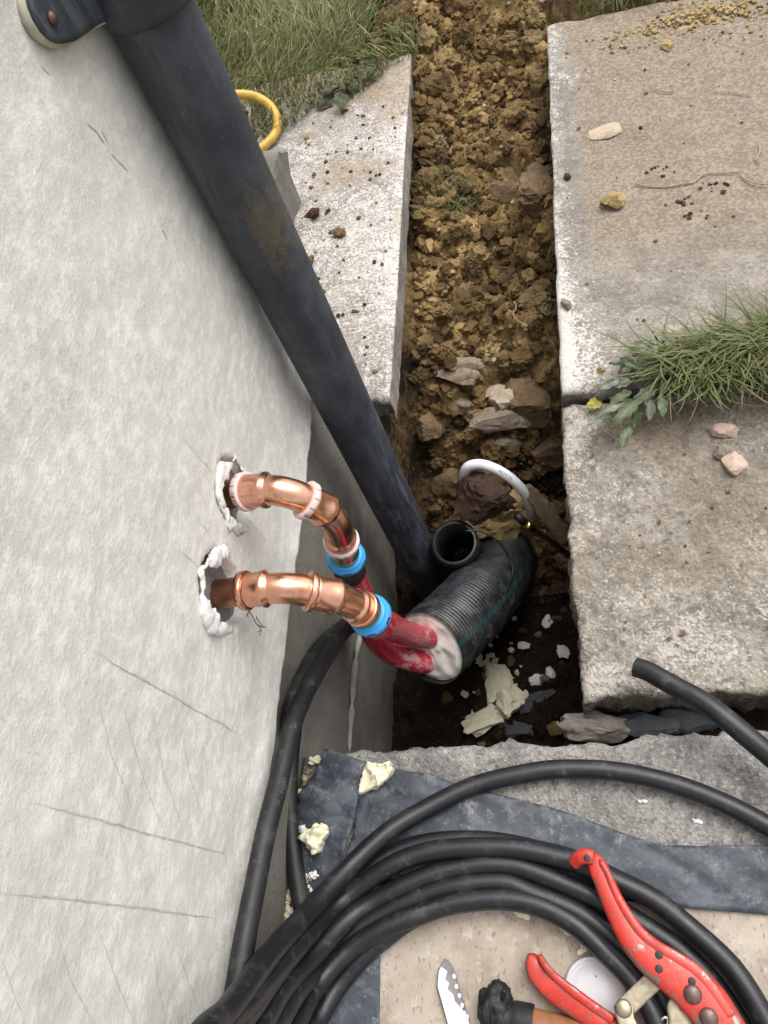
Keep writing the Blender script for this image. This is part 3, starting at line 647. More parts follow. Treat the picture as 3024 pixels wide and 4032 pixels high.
# strap ear to the wall: a plate rounded at its end, curving from the band on to the render
ear = []
EAR = [(-0.312, 0.5628, 0.6511), (-0.312, 0.535, 0.6713), (-0.312, 0.5063, 0.683), (-0.312, 0.4809, 0.6894)]
zc = .668
pts = [(-.300, .560, zc), (-.3125, .545, zc + .004), (-.3145, .525, zc + .010), (-.3155, .505, zc + .016), (-.3155, .484, zc + .020)]
pp = Path(pts, 30); ts = np.linspace(0, pp.L, 30); p = pp.at(ts); v, f = [], []
for k in range(30):
    s = ts[k] / pp.L; hw = .022 * (1 if s < .62 else math.sqrt(max(0.02, 1 - ((s - .62) / .385) ** 2)))
    for dx in (0.0, .006):
        for e in np.linspace(-1, 1, 9): v.append((p[k][0] - .001 + dx * (1 - .12 * e * e), p[k][1], p[k][2] + hw * e))
for k in range(29):
    b = k * 18
    for sgn, off in ((1, 9), (-1, 0)):
        for j in range(8):
            q4 = (b + off + j, b + off + j + 1, b + 18 + off + j + 1, b + 18 + off + j); f.append(q4 if sgn > 0 else q4[::-1])
    f.append((b, b + 9, b + 27, b + 18)); f.append((b + 8, b + 26, b + 35, b + 17))
f.append(tuple(range(9)) + tuple(range(17, 8, -1))); L_ = 29 * 18; f.append(tuple(L_ + j for j in range(9)) + tuple(L_ + j for j in range(17, 8, -1)))
ear = link('bracket_ear', fix(pyd('bracket_ear', v, f)), MT['bracket'])
vcol(ear.data, 'mud', [0.0] * len(ear.data.vertices)); vcol(ear.data, 'dust', [.6] * len(ear.data.vertices))
for o in (dp.children[-1],): vcol(o.data, 'mud', [0.0] * len(o.data.vertices)); vcol(o.data, 'dust', [.5] * len(o.data.vertices))
under(ear, dp)
rim = ear.data.copy(); rc_ = np.array([q_.co[:] for q_ in rim.vertices]); cz = rc_.mean(0); rc_[:, 1] = cz[1] + (rc_[:, 1] - cz[1]) * 1.05 - .0012; rc_[:, 2] = cz[2] + (rc_[:, 2] - cz[2]) * 1.07; rc_[:, 0] -= .0042; rim.vertices.foreach_set('co', rc_.ravel()); rim.update()
under(link('ear_backing', rim, MT['cream']), dp)
v, f = rock_verts(3, (.004, .0048, .0048), 2, .05, 0); o = link('screw_head', pyd('screw_head', v, f), MT['rivet']); o.location = (-.3095, .497, zc + .016); under(o, dp)

# ------------------------------------------------------------------ copper pipe runs
def wrap_text(name, text, size, mat, place):
    cu = bpy.data.curves.new(name, 'FONT'); cu.body = text; cu.size = size; cu.resolution_u = 2; cu.align_x = 'CENTER'; cu.align_y = 'CENTER'
    t = bpy.data.objects.new(name, cu); COL.objects.link(t)
    dg = bpy.context.evaluated_depsgraph_get(); me = bpy.data.meshes.new_from_object(t.evaluated_get(dg)); bpy.data.objects.remove(t)
    bm = bmesh.new(); bm.from_mesh(me); bmesh.ops.triangulate(bm, faces=bm.faces)
    for v_ in bm.verts: v_.co = Vector(place(v_.co.x, v_.co.y))
    bm.to_mesh(me); bm.free(); return link(name, me, mat)
def on_ring(P, s0, r, a0, flip=1):
    """text runs round the pipe; a0 found from a world direction"""
    p, T, N, Bn = P.frames(np.array([s0]))
    d = np.array(a0, float); d -= d.dot(T[0]) * T[0]; d /= np.linalg.norm(d); e = np.cross(T[0], d)
    return lambda x, y: p[0] + T[0] * (y * flip) + r * (math.cos(x * flip / r) * d + math.sin(x * flip / r) * e)
def near_s(P, w): return float(P._L[np.argmin(np.linalg.norm(P._P - np.array(w), axis=1))])
def along(P, s0, r, a0, flip=1):
    def fn(x, y):
        p, T, N, Bn = P.frames(np.array([s0 + x * flip]))
        d = np.array(a0, float); d -= d.dot(T[0]) * T[0]; d /= np.linalg.norm(d); e = np.cross(d, T[0])
        a = y * flip / r; return p[0] + r * (math.cos(a) * d + math.sin(a) * e)
    return fn

def copper_run(label, pts, marks, collar_mat, red_from):
    P = Path(pts, 120)
    S0 = [P._L[np.argmin(np.linalg.norm(P._P - np.array(m), axis=1))] for m in marks]   # collar1 bead1 collar2 bead2 collar3 brass blue sleeve_end
    c1, b1, c2, b2, c3, br, bl, sl = S0
    t = thing('copper_pipe_run', label, 'copper pipe', pts[0], 'copper pipe runs from the wall')
    rp, rs_, rbd, rc, rt = .0140, .0163, .0178, .0195, .0148
    under(lathe_on('pipe', P, [(-.03, rp)] + [(x, rp) for x in np.linspace(0, c1 + .004, 8)], MT['copper_dull']), t)
    def elbow(cs, bd, end, last=False):
        pr = [(cs + .002, rp), (cs + .002, rs_ + .0010), (cs + .006, rs_), (bd - .004, rs_), (bd - .0015, rbd), (bd + .0012, rbd), (bd + .004, rt)]
        pr += [(x, rt) for x in np.linspace(bd + .006, end, 18)]
        return pr
    e1 = elbow(c1, b1, c2 + .003); under(lathe_on('elbow', P, e1, MT['copper'], 36), t)
    e2 = elbow(c2, b2, c3 - .016) + [(c3 - .0145, rbd - .0005), (c3 - .012, rbd - .0005), (c3 - .0095, rs_), (c3 - .003, rs_)]; under(lathe_on('elbow', P, e2, MT['copper'], 36), t)
    for c in (c1, c2, c3):
        ro = rc if collar_mat == 'pink_ring' else rc - .0007
        o = under(lathe_on('press_ring', P, [(c - .0036, rs_ - .001), (c - .0036, ro - .001), (c - .0026, ro), (c + .0026, ro), (c + .0036, ro - .001), (c + .0036, rs_ - .001)], MT[collar_mat], 36), t)
        if collar_mat == 'pink_ring':                        # little slots between the tabs of the ring
            p, T, N, Bn = P.frames(np.array([c])); v, f = [], []
            for k in range(12):
                a = k * math.pi / 6 + .2; b0 = len(v)
                for da, ds in ((-.02, -.0030), (.02, -.0030), (.035, .0026), (-.0, .0026)):
                    v.append(p[0] + T[0] * ds + (ro + .0002) * (math.cos(a + da) * N[0] + math.sin(a + da) * Bn[0]))
                f.append((b0, b0 + 1, b0 + 2, b0 + 3))
            s_ = link('slot', pyd('slot', v, f), MT['ink_dark']); s_.parent = o; s_.matrix_parent_inverse = Matrix.Translation(-Vector(t.location)); s_.matrix_parent_inverse = o.matrix_parent_inverse.copy() if False else s_.matrix_parent_inverse
            s_.matrix_parent_inverse = Matrix.Identity(4)
    under(lathe_on('brass_adapter', P, [(c3 + .002, .0120), (c3 + .002, .0160), (br - .001, .0160), (br, .0150), (br + .0015, .0160), (br + .004, .0162), (br + .005, .0152), (br + .007, .0162), (bl - .002, .0162), (bl, .012)], MT['brass'], 36), t)
    blue = under(lathe_on('blue_ring', P, [(bl - .0035, .0150), (bl - .0035, .0186), (bl - .0025, .0192), (bl + .0005, .0196), (bl + .0010, .0214), (bl + .0070, .0222), (bl + .0085, .0214), (bl + .0085, .0160)], MT['blue'], 48), t)
    p, T, N, Bn = P.frames(np.array([bl + .0038]))
    for k in range(6):
        a = k * math.pi / 3 + .35; v = []
        for da in (-.17, .17):
            for ds in (-.0022, .0026): v.append(p[0] + T[0] * ds + .02215 * (math.cos(a + da) * N[0] + math.sin(a + da) * Bn[0]))
        w_ = link('window', pyd('window', v, [(0, 1, 3, 2)]), MT['window'], smooth=False); w_.parent = blue
    under(lathe_on('sleeve', P, [(bl + .008, .0165), (bl + .008, .0192), (sl - .002, .0188), (sl, .0184), (sl, .0170)], MT['rubber'], 36), t)
    return t, P, S0
PA = [(-0.32, 0.3456, 0.3097), (-0.304, 0.3437, 0.3171), (-0.2818, 0.341, 0.3225), (-0.2714, 0.3398, 0.3227), (-0.2622, 0.3387, 0.32), (-0.2522, 0.3375, 0.3137), (-0.2451, 0.3366, 0.305), (-0.2381, 0.3358, 0.2953), (-0.2337, 0.3352, 0.2864), (-0.2308, 0.3349, 0.2692), (-0.2308, 0.3349, 0.2518), (-0.2341, 0.3353, 0.2323), (-0.238, 0.3358, 0.2118), (-0.2413, 0.3362, 0.1915), (-0.2448, 0.3366, 0.1725), (-0.252, 0.3374, 0.132), (-0.2606, 0.3385, 0.0865)]
MA = [(-0.304, 0.3437, 0.3171), (-0.2818, 0.341, 0.3225), (-0.2451, 0.3366, 0.305), (-0.2337, 0.3352, 0.2864), (-0.2384, 0.3358, 0.2107), (-0.2408, 0.3361, 0.1948), (-0.2448, 0.3366, 0.1725), (-0.2543, 0.3377, 0.1225)]
PB = [(-0.32, 0.2487, 0.2931), (-0.2995, 0.2493, 0.2961), (-0.2789, 0.2499, 0.2979), (-0.2675, 0.2503, 0.2971), (-0.2584, 0.2506, 0.2951), (-0.2485, 0.2509, 0.29), (-0.2391, 0.2511, 0.2833), (-0.2297, 0.2514, 0.2761), (-0.2214, 0.2517, 0.2679), (-0.2147, 0.2519, 0.2572), (-0.2091, 0.252, 0.2453), (-0.2057, 0.2521, 0.2357), (-0.2031, 0.2522, 0.2267), (-0.2018, 0.2523, 0.2201), (-0.2009, 0.2523, 0.214), (-0.1993, 0.2523, 0.2017), (-0.1968, 0.2524, 0.1863)]
MB_ = [(-0.2995, 0.2493, 0.2961), (-0.2789, 0.2499, 0.2979), (-0.2393, 0.2511, 0.2838), (-0.2214, 0.2517, 0.2679), (-0.2039, 0.2522, 0.2297), (-0.2023, 0.2522, 0.2219), (-0.2013, 0.2523, 0.2164), (-0.1987, 0.2523, 0.1997)]
runA, pathA, SA = copper_run('copper pipe run with pink press rings, emerging from the farther foam-sealed hole', PA, MA, 'pink_ring', 0)
runB, pathB, SB = copper_run('copper pipe run with bare copper rings, emerging from the nearer foam-sealed hole', PB, MB_, 'copper', 0)
def ring_child(o, t):
    o.parent = t; o.matrix_parent_inverse = Matrix.Translation(-Vector(t.location)); return o
ring_child(wrap_text('lettering', 'GEBERIT', .0056, MT['ink_dark'], on_ring(pathA, SA[0], .01965, (.25, -.75, .55))), runA)
ring_child(wrap_text('lettering', '28', .0062, MT['ink_dark'], on_ring(pathA, SA[4], .01965, (.75, -.1, .55))), runA)
ring_child(wrap_text('lettering', '28', .0056, MT['ink_dark'], on_ring(pathA, SA[2], .01965, (-.1, -.8, .5))), runA)

# ------------------------------------------------------------------ corrugated duct with the two red pipes
DUCT = [(-0.2182, 0.3363, -0.1792), (-0.1966, 0.3727, -0.2125), (-0.1743, 0.415, -0.2488), (-0.1411, 0.4987, -0.3303), (-0.1178, 0.5982, -0.4184), (-0.1104, 0.7058, -0.5384), (-0.1125, 0.808, -0.6586)]
duct = thing('insulated_duct', 'black corrugated duct with cream foam core and two red pipes', 'duct', DUCT[-1])
PD = Path(DUCT, 200); n = 420; seg = 56; ts = np.linspace(0, PD.L, n); p, T, N, Bn = PD.frames(ts)
RD = .0605; ph = ts / .0068 * 2 * np.pi + .8 * vnoise(n3(ts, 0 * ts, 0 * ts, 40)); rid = .5 + .5 * np.sign(np.sin(ph)) * np.abs(np.sin(ph)) ** .6
rr = RD - .0019 + .0020 * rid; rr[ts < .006] = RD - .001
ang = np.linspace(0, 2 * np.pi, seg, endpoint=False)
RR = rr[:, None] * (1 + .016 * fbm(np.stack(np.broadcast_arrays(ts[:, None] * 25, np.cos(ang)[None], np.sin(ang)[None]), -1), 3))
me = ring_mesh('casing', p, N, Bn, RR, seg, cap=False)
co = np.array([q.co[:] for q in me.vertices]).reshape(n, seg, 3); out = (co - p[:, None]) / np.linalg.norm(co - p[:, None], axis=2)[..., None]
vcol(me, 'ridge', np.repeat(rid[:, None], seg, 1).ravel())
vcol(me, 'mud', np.clip(out @ np.array([.75, -.6, -.1]), 0, 1).ravel() ** 2)
j0 = int(np.argmax(out[3] @ np.array([.72, -.25, .62]))); stv = np.zeros((n, seg)); stv[:, j0] = .75; vcol(me, 'stripe', stv.ravel())
under(link('casing', fix(me), MT['duct']), duct)
# foam core: a rough disc just inside the mouth
v, f = [], []; K = 14
p0, T0, N0, B0 = PD.frames(np.array([.004])); p0, T0, N0, B0 = p0[0], T0[0], N0[0], B0[0]
for k in range(K + 1):
    for j in range(seg):
        r = .0580 * k / K; a = ang[j]
        h = .0035 * float(fbm(np.array([r * 55 * math.cos(a), r * 55 * math.sin(a), 1.7]), 3)) - .004 * max(0, (r - .050) / .006)
        v.append(p0 - T0 * h + r * (math.cos(a) * N0 + math.sin(a) * B0))
for k in range(K):
    for j in range(seg): f.append((k * seg + j, k * seg + (j + 1) % seg, (k + 1) * seg + (j + 1) % seg, (k + 1) * seg + j))
under(link('foam_core', fix(pyd('foam_core', v, f)), MT['foam_core']), duct)
def red_pipe(pts, loc_end):
    P = Path(pts, 90); ts = np.linspace(0, P.L, 110); p, T, N, Bn = P.frames(ts)
    me = fix(ring_mesh('red_pipe', p, N, Bn, np.full(110, .0178), 32)); vcol(me, 'dust', np.repeat(sstep(.45, .95, ts / P.L), 32)); aa = np.tile(np.linspace(0, 2 * np.pi, 32, endpoint=False), 110)
    vcol(me, 'pu', 2.2 * np.cos(aa)); vcol(me, 'pv', 2.2 * np.sin(aa)); vcol(me, 'ps', np.repeat(ts * 5, 32))
    return under(link('red_pipe', me, MT['red']), duct)
ra0, ra1 = pathA.at(np.array([SA[7] - .012, SA[7] + .01]))
rb0, rb1 = pathB.at(np.array([SB[7] - .012, SB[7] + .006]))
endA = np.array((-0.2285, 0.3242, -0.2058)); endB = np.array((-0.2109, 0.3577, -0.1816))
red_pipe([ra0, ra1] + [(-0.2709, 0.3474, 0.0149), (-0.2805, 0.3408, -0.0671), (-0.2801, 0.3314, -0.1242), (-0.266, 0.3242, -0.1608), (-0.2432, 0.3212, -0.1802)] + [endA, endA + T0 * .05], 0)
red_pipe([rb0, rb1] + [(-0.2207, 0.2871, 0.0858), (-0.2315, 0.3139, -0.0132), (-0.2328, 0.3337, -0.0953), (-0.2239, 0.3474, -0.1486)] + [endB, endB + T0 * .05], 0)

# ------------------------------------------------------------------ other services in the pit
STUB = [(-0.1907, 0.535, -0.2341), (-0.1888, 0.5489, -0.3202), (-0.1886, 0.5683, -0.4261), (-0.1874, 0.5855, -0.5334), (-0.1786, 0.657, -0.9509), (-0.1514, 0.7561, -1.6605)]
st = thing('pipe_stub', 'open-topped black pipe stub between the downpipe and the corrugated duct', 'pipe', STUB[-1])
o = shell('pipe', STUB, .0395, .0335, MT['pipe_black'], 1.2, 48, 50)
for nm in ('ridge', 'mud', 'stripe'): vcol(o.data, nm, [.35 if nm == 'ridge' else 0.] * len(o.data.vertices))
under(o, st)
PS = Path(STUB, 20); under(lathe_on('collar', PS, [(.010, .0382), (.011, .0405), (.016, .0405), (.017, .0382)], MT['rubber'], 48, cap=False), st)
tag(tube('cable', [(-0.1693, 0.5455, -0.2136), (-0.1487, 0.5468, -0.2186), (-0.1278, 0.54, -0.2279), (-0.1126, 0.531, -0.2483), (-0.1019, 0.5159, -0.2706), (-0.098, 0.496, -0.2751), (-0.1033, 0.4699, -0.2628), (-0.11, 0.4372, -0.2432), (-0.1128, 0.4209, -0.2475)], .0016, MT['rubber'], 8, 40), 'thin black cable trailing from the pipe stub over the corrugated duct', 'cable')
LOOP = [(-0.1647, 0.6369, -0.2579), (-0.1692, 0.6382, -0.2212), (-0.1689, 0.6396, -0.1916), (-0.1589, 0.6416, -0.17), (-0.1406, 0.641, -0.1638), (-0.1163, 0.6338, -0.1683), (-0.0937, 0.6225, -0.1804), (-0.0752, 0.6122, -0.2082), (-0.0665, 0.6063, -0.2426), (-0.0659, 0.605, -0.2782), (-0.0734, 0.6115, -0.3308)]
o = tag(tube('white_pipe', LOOP, .0086, MT['white'], 20, 90), 'white plastic pipe arching out of the loose soil', 'pipe')
pl = Path(LOOP, 60); lt = wrap_text('lettering', 'IHLMCO', .0062, MT['ink_pale'], along(pl, near_s(pl, (-0.1007, 0.6268, -0.1763)), .0088, (-.1, -.35, .9))); lt.parent = o
cp = thing('copper_tail', 'thin copper tail with brass nut below the timber offcut', 'copper pipe', (-0.0677, 0.6008, -0.3379))
PT = Path([(-0.0867, 0.5766, -0.2294), (-0.07, 0.5662, -0.2451), (-0.0422, 0.559, -0.2854), (-0.0015, 0.5479, -0.3487)], 40)
under(tube('pipe', PT, .0056, MT['copper_dull'], 16, 40), cp)
under(lathe_on('nut', PT, [(.022, .005), (.022, .0078), (.028, .0082), (.034, .0078), (.034, .006), (.040, .0066), (.040, .005)], MT['brass'], 6), cp)
under(lathe_on('cap', PT, [(-.002, .002), (-.002, .0068), (.018, .0068), (.018, .005)], MT['rubber'], 16), cp)

# ------------------------------------------------------------------ loose soil, clods and stones
def soil_z(x, y): return float(soil_h(np.array(x), np.array(y)))
clod_meshes = []
for k in range(14):
    v, f = rock_verts(200 + k, (1, 1, 1), 4, .30, 3 + k % 3, (1, .82 + .03 * (k % 6), .74 + .04 * (k % 5)), .17)
    m_ = pyd('soil_clod', v, f); m_.materials.append(MT['clod']); m_.polygons.foreach_set('use_smooth', [True] * len(m_.polygons))
    if hasattr(m_, 'set_sharp_from_angle'): m_.set_sharp_from_angle(angle=math.radians(45))
    clod_meshes.append(m_)
for k in range(290):
    y = rnd.uniform(.56, 1.62) if k < 250 else rnd.uniform(.22, .6)
    x = rnd.uniform(-.252, -.004)
    s = rnd.choice([.009, .010, .011, .012, .014, .016, .019, .024]) * (1.15 if y < 1.0 else .95) * (1 if y > .5 else .6)
    o = bpy.data.objects.new('soil_clod', clod_meshes[k % 14]); COL.objects.link(o)
    o.location = (x, y, soil_z(x, y) + s * .30); o.rotation_euler = (rnd.uniform(-.6, .6), rnd.uniform(-.6, .6), rnd.uniform(0, 6.3)); o.scale = (s, s, s); o.parent = soil
# crumbs
def crumbs(name, n, xy, zf, smin, smax, mat, kind='stuff', sub=1, power=2.5, white=1.0):
    V, F = [], []; b = 0; v0, f0 = ico(sub)
    vars_ = [rock_verts(500 + k, (1, .85, .7), sub, .45, 4, (1, 1, 1), .22 if sub > 1 else .1)[0] for k in range(8)]
    XY = np.array([xy() for _ in range(n * (3 if white < 1 else 1))])
    if white < 1:                                     # lumps gather in heaps and leave smoother patches between
        k_ = fbm(n3(XY[:, 0], XY[:, 1], 6, 11), 2) + .35 * rng.random(len(XY)); XY = XY[np.argsort(-k_)[:int(n * 1.6)]][rng.permutation(int(n * 1.6))[:n]]
    Z = zf(XY[:, 0], XY[:, 1])
    for k in range(n):
        s = smin + (smax - smin) * rnd.random() ** power; a = rnd.uniform(0, 6.3); ca, sa = math.cos(a), math.sin(a)
        v = vars_[k % 8] * s; v = np.stack([v[:, 0] * ca - v[:, 1] * sa, v[:, 0] * sa + v[:, 1] * ca, v[:, 2]], -1) + np.array([XY[k, 0], XY[k, 1], Z[k] + s * .35])
        V.append(v); F.append(f0 + b); b += len(v0)
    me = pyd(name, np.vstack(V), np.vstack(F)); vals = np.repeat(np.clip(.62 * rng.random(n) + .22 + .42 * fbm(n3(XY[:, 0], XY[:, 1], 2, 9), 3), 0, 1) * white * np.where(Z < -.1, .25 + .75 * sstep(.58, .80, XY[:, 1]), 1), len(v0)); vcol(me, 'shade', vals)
    return me
def m_crumb():
    q = M('soil_crumb', .97, spec=.12); a = q.noise(200, 3, .6)
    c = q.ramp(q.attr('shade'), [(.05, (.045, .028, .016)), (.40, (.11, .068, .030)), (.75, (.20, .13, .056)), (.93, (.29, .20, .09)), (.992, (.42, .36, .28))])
    c = q.mix(q.math('MULTIPLY', q.step(a, .5, .7), .4), c, (.06, .04, .025)); q.color(c); return q.bump(a, .001, .6).m
MC = m_crumb()
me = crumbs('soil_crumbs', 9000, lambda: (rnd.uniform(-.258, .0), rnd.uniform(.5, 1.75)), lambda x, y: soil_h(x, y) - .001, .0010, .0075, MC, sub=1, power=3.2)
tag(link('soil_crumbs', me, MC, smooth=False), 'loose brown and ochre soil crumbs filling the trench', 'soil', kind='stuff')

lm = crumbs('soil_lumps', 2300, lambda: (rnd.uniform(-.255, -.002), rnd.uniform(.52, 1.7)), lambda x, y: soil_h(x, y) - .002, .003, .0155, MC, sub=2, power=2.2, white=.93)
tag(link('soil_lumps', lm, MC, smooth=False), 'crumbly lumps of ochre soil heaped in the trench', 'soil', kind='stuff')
def stone(xy, seed, size, mat, label, name='stone', lift=.35, rot=0, cat='stone', z=None, **k):
    size = tuple(1.2 * q_ for q_ in size); zz = (soil_z(*xy) if z is None else z) + size[2] * lift
    return tag(rock(name, seed, size, MT[mat], (xy[0], xy[1], zz), rot, **k), label, cat)
stone((-0.177, 0.8482), 61, (.034, .017, .013), 'stone', 'long grey stone with pale edge lying across the trench, the farther of two', rot=.1, sub=3, lift=.8)
stone((-0.187, 0.834), 62, (.036, .016, .012), 'stone', 'long grey-brown stone just in front of a similar stone in the trench', rot=-.15, lift=.8)
stone((-0.1138, 0.8251), 63, (.026, .013, .011), 'stone_pale', 'flat cream-topped stone lying near the trench middle', rot=.25, lift=.9)
stone((-0.1848, 0.8011), 64, (.021, .021, .017), 'stone', 'rounded grey-brown stone left of the pale angular stone', rot=.6, lift=.7)
stone((-0.1013, 0.7809), 65, (.028, .020, .018), 'stone_pale', 'pale angular stone leaning on a brown boulder in the trench', rot=-.5, lift=1.0)
stone((-0.0562, 0.7781), 66, (.034, .042, .028), 'stone_brown', 'largest brown boulder against the right side of the trench', rot=.3, lift=.5)
stone((-0.1095, 0.7528), 67, (.058, .019, .015), 'stone', 'long flat grey stone spanning the trench below the pale stone', rot=-.12, lift=.9)
stone((-0.037, 0.7295), 68, (.040, .030, .022), 'stone_brown', 'dark brown stone tucked under the right slab edge', rot=.1, lift=.5)
stone((-0.1034, 0.7286), 69, (.022, .012, .011), 'stone', 'small brown stone just behind the white pipe arch', rot=.0, lift=.6)
stone((-0.2133, 0.7012), 70, (.030, .026, .020), 'stone_brown', 'brown stone at left of the white pipe end', rot=.8, lift=.5)
stone((-0.2412, 0.761), 71, (.028, .024, .020), 'stone_brown', 'lumpy brown stone near the left trench side', rot=1.4, lift=.5)
tag(rock('soil_lump', 72, (.046, .036, .030), MT['stone_dark'], (-0.1437, 0.6003, -0.2015), .3, cuts=6, rough=.22, crumb=.10), 'large dark brown lump of soil held inside the white pipe arch', 'soil lump')
tag(rock('soil_lump', 79, (.058, .034, .036), MT['stone_ochre'], (-0.1211, 0.6144, -0.3162), .2, cuts=6, rough=.35, crumb=.14), 'yellow-brown clay lump between the dark lump and the duct', 'soil lump')
tag(rock('stone', 73, (.046, .036, .026), MT['stone_brown'], (*(-0.0868, 1.2177), soil_z(*(-0.0868, 1.2177)) + .010), .5, rough=.3, cuts=5, crumb=.12), 'big brown clod at the trench middle, far from the pipes', 'stone')
tag(rock('stone', 74, (.034, .046, .028), MT['stone_brown'], (*(-0.026, 1.1618), soil_z(*(-0.026, 1.1618)) + .010), -.3, rough=.3, cuts=5, crumb=.12), 'big brown clod touching the far right slab edge', 'stone')
tag(rock('stone', 75, (.022, .016, .012), MT['stone_ochre'], (*(0.09, 1.0015), .012), .1, rough=.16), 'ochre stone lying alone on the large soil-stained slab', 'stone')
tag(rock('stone', 76, (.027, .016, .0022), MT['stone_pale'], (*(0.0901, 1.1745), .004), .15, rough=.12, cuts=2), 'flat cream flake stuck to the large soil-stained slab', 'stone')
tag(rock('stone', 81, (.014, .0155, .007), MT['stone_pink'], (*(0.2083, 0.5239), -.007), .4, cuts=5, rough=.12), 'pinkish angular stone on the weathered slab below the grass tuft', 'stone')
tag(rock('stone', 82, (.018, .009, .008), MT['stone_pink'], (*(0.2041, 0.5728), -.006), -.1, cuts=5, rough=.12), 'pinkish stone half under the front of the grass tuft', 'stone')
tag(rock('stone', 83, (.008, .012, .006), MT['stone'], (*(0.0096, 0.8098), .005), .5, rough=.15), 'small grey stone on the pale edge of the large slab', 'stone')
tag(rock('stone', 84, (.007, .007, .005), MT['stone_dark'], (*(0.024, 1.0773), .005), .5, rough=.15), 'small near-black crumb on the pale edge of the large slab', 'stone')
tag(rock('stone', 85, (.013, .011, .006), MT['stone_ochre'], (*(0.2085, 1.3674), .006), .5, rough=.3), 'ochre crumb at the far end of the large slab', 'stone')
tag(rock('stone', 86, (.006, .007, .005), MT['stone_ochre'], (*(0.0523, 0.6812), .005), .5, rough=.2), 'tiny ochre stone near the joint between the right slabs', 'stone')
tag(rock('stone', 87, (.008, .008, .006), MT['stone'], (*(0.191, 0.5406), -.007), .5, rough=.2), 'small grey stone beside the pinkish angular stone', 'stone')
tag(rock('stone', 88, (.013, .013, .009), MT['stone_dark'], (*(-0.4134, 1.0832), .007), .5, rough=.3), 'dark crumb of soil on the dusty slab by the concrete lump', 'stone')
tag(rock('stone', 89, (.014, .011, .008), MT['stone_brown'], (*(-0.3606, 1.0244), .006), .5, rough=.3), 'brown crumb of soil in the middle of the dusty slab', 'stone')
tag(rock('stone', 90, (.012, .009, .007), MT['stone_brown'], (*(-0.4117, 0.9707), .006), .5, rough=.3), 'brown crumb of soil on the dusty slab close to the downpipe', 'stone')
# grit on the slabs
gr = crumbs('slab_grit', 520, lambda: (rnd.uniform(.02, .5), rnd.choice([rnd.uniform(.28, .62), rnd.uniform(.72, 1.48), rnd.uniform(1.3, 1.49)])), lambda x, y: np.where(y < .65, -.0115, .002), .0007, .004, MC, power=3)
tag(link('slab_grit', gr, MC, smooth=False), 'fine grit and soil crumbs scattered over the two right slabs', 'grit', kind='stuff')
gr = crumbs('slab_grit', 260, lambda: (rnd.uniform(-.46, -.265), rnd.uniform(.7, 1.36)), lambda x, y: 0 * x, .0008, .0055, MC, power=3)
tag(link('slab_grit', gr, MC, smooth=False), 'dark grit scattered over the pale dusty slab', 'grit', kind='stuff')
cl = crumbs('soil_heap', 600, lambda: (rnd.gauss(.27, .075), rnd.gauss(1.43, .022)), lambda x, y: .001 + .008 * np.exp(-((x - .27) / .06) ** 2 - ((y - 1.435) / .02) ** 2), .0008, .0055, MT['crumb'], power=2.6)
tag(link('soil_heap', cl, MT['stone_ochre'], smooth=False), 'scatter of ochre soil at the far end of the large slab', 'soil', kind='stuff')
dk = crumbs('dark_crumbs', 70, lambda: (lambda c: (rnd.gauss(c[0], .010), rnd.gauss(c[1], .006)))(rnd.choice([(0.2343, 1.013), (0.1678, 1.0644), (0.1962, 0.9856), (0.2073, 0.9536), (0.24, 1.0046)])), lambda x, y: .002 + 0 * x, .001, .0045, MT['stone_dark'], power=2)
tag(link('dark_crumbs', dk, MT['stone_dark'], smooth=False), 'near-black soil crumbs on the middle of the large slab', 'soil', kind='stuff')
# dry roots and straw on the large slab
for k, (lab, pts) in enumerate((('long bent dry root lying across the middle of the large slab', [(0.1279, 1.0387, 0.006), (0.1466, 1.0283, 0.006), (0.1667, 1.0218, 0.006), (0.1941, 1.022, 0.006), (0.2146, 1.0227, 0.006), (0.2297, 1.0368, 0.006), (0.2561, 1.0329, 0.006), (0.2856, 1.0304, 0.006)]),
        ('dry root running off the frame at the right of the large slab', [(0.2803, 1.0254, 0.006), (0.2876, 1.0116, 0.006), (0.301, 1.0005, 0.006), (0.3157, 0.9953, 0.006)]), ('short dry straw standing on the large slab near the right', [(0.3061, 1.0494, 0.006), (0.3137, 1.0654, 0.006), (0.3169, 1.0826, 0.006)]),
        ('thin dark twig beside the flat cream flake', [(0.1105, 1.1571, 0.005), (0.1322, 1.1517, 0.005), (0.1569, 1.1432, 0.005)]), ('thin dry straw on the slab below the soil heap', [(0.1762, 1.2568, 0.005), (0.1925, 1.2486, 0.005), (0.2068, 1.2433, 0.005)]), ('long thin straw on the upper part of the large slab', [(0.2705, 1.2278, 0.005), (0.294, 1.2164, 0.005), (0.3211, 1.1995, 0.005)]),
        ('pale straw lying on loose trench soil', [(a, b, soil_z(a, b) + .009) for a, b in [(-0.1872, 1.2886), (-0.1832, 1.3085), (-0.1749, 1.3263)]]), ('pale curved root in the middle of the trench', [(a, b, soil_z(a, b) + .011) for a, b in [(-0.0775, 0.961), (-0.074, 0.945), (-0.0791, 0.9248), (-0.0619, 0.9071), (-0.0378, 0.901)]]))):
    tag(tube('dry_root', pts, .0011 if k not in (3, 5) else .0007, MT['straw'], 6, 24), lab, 'root')

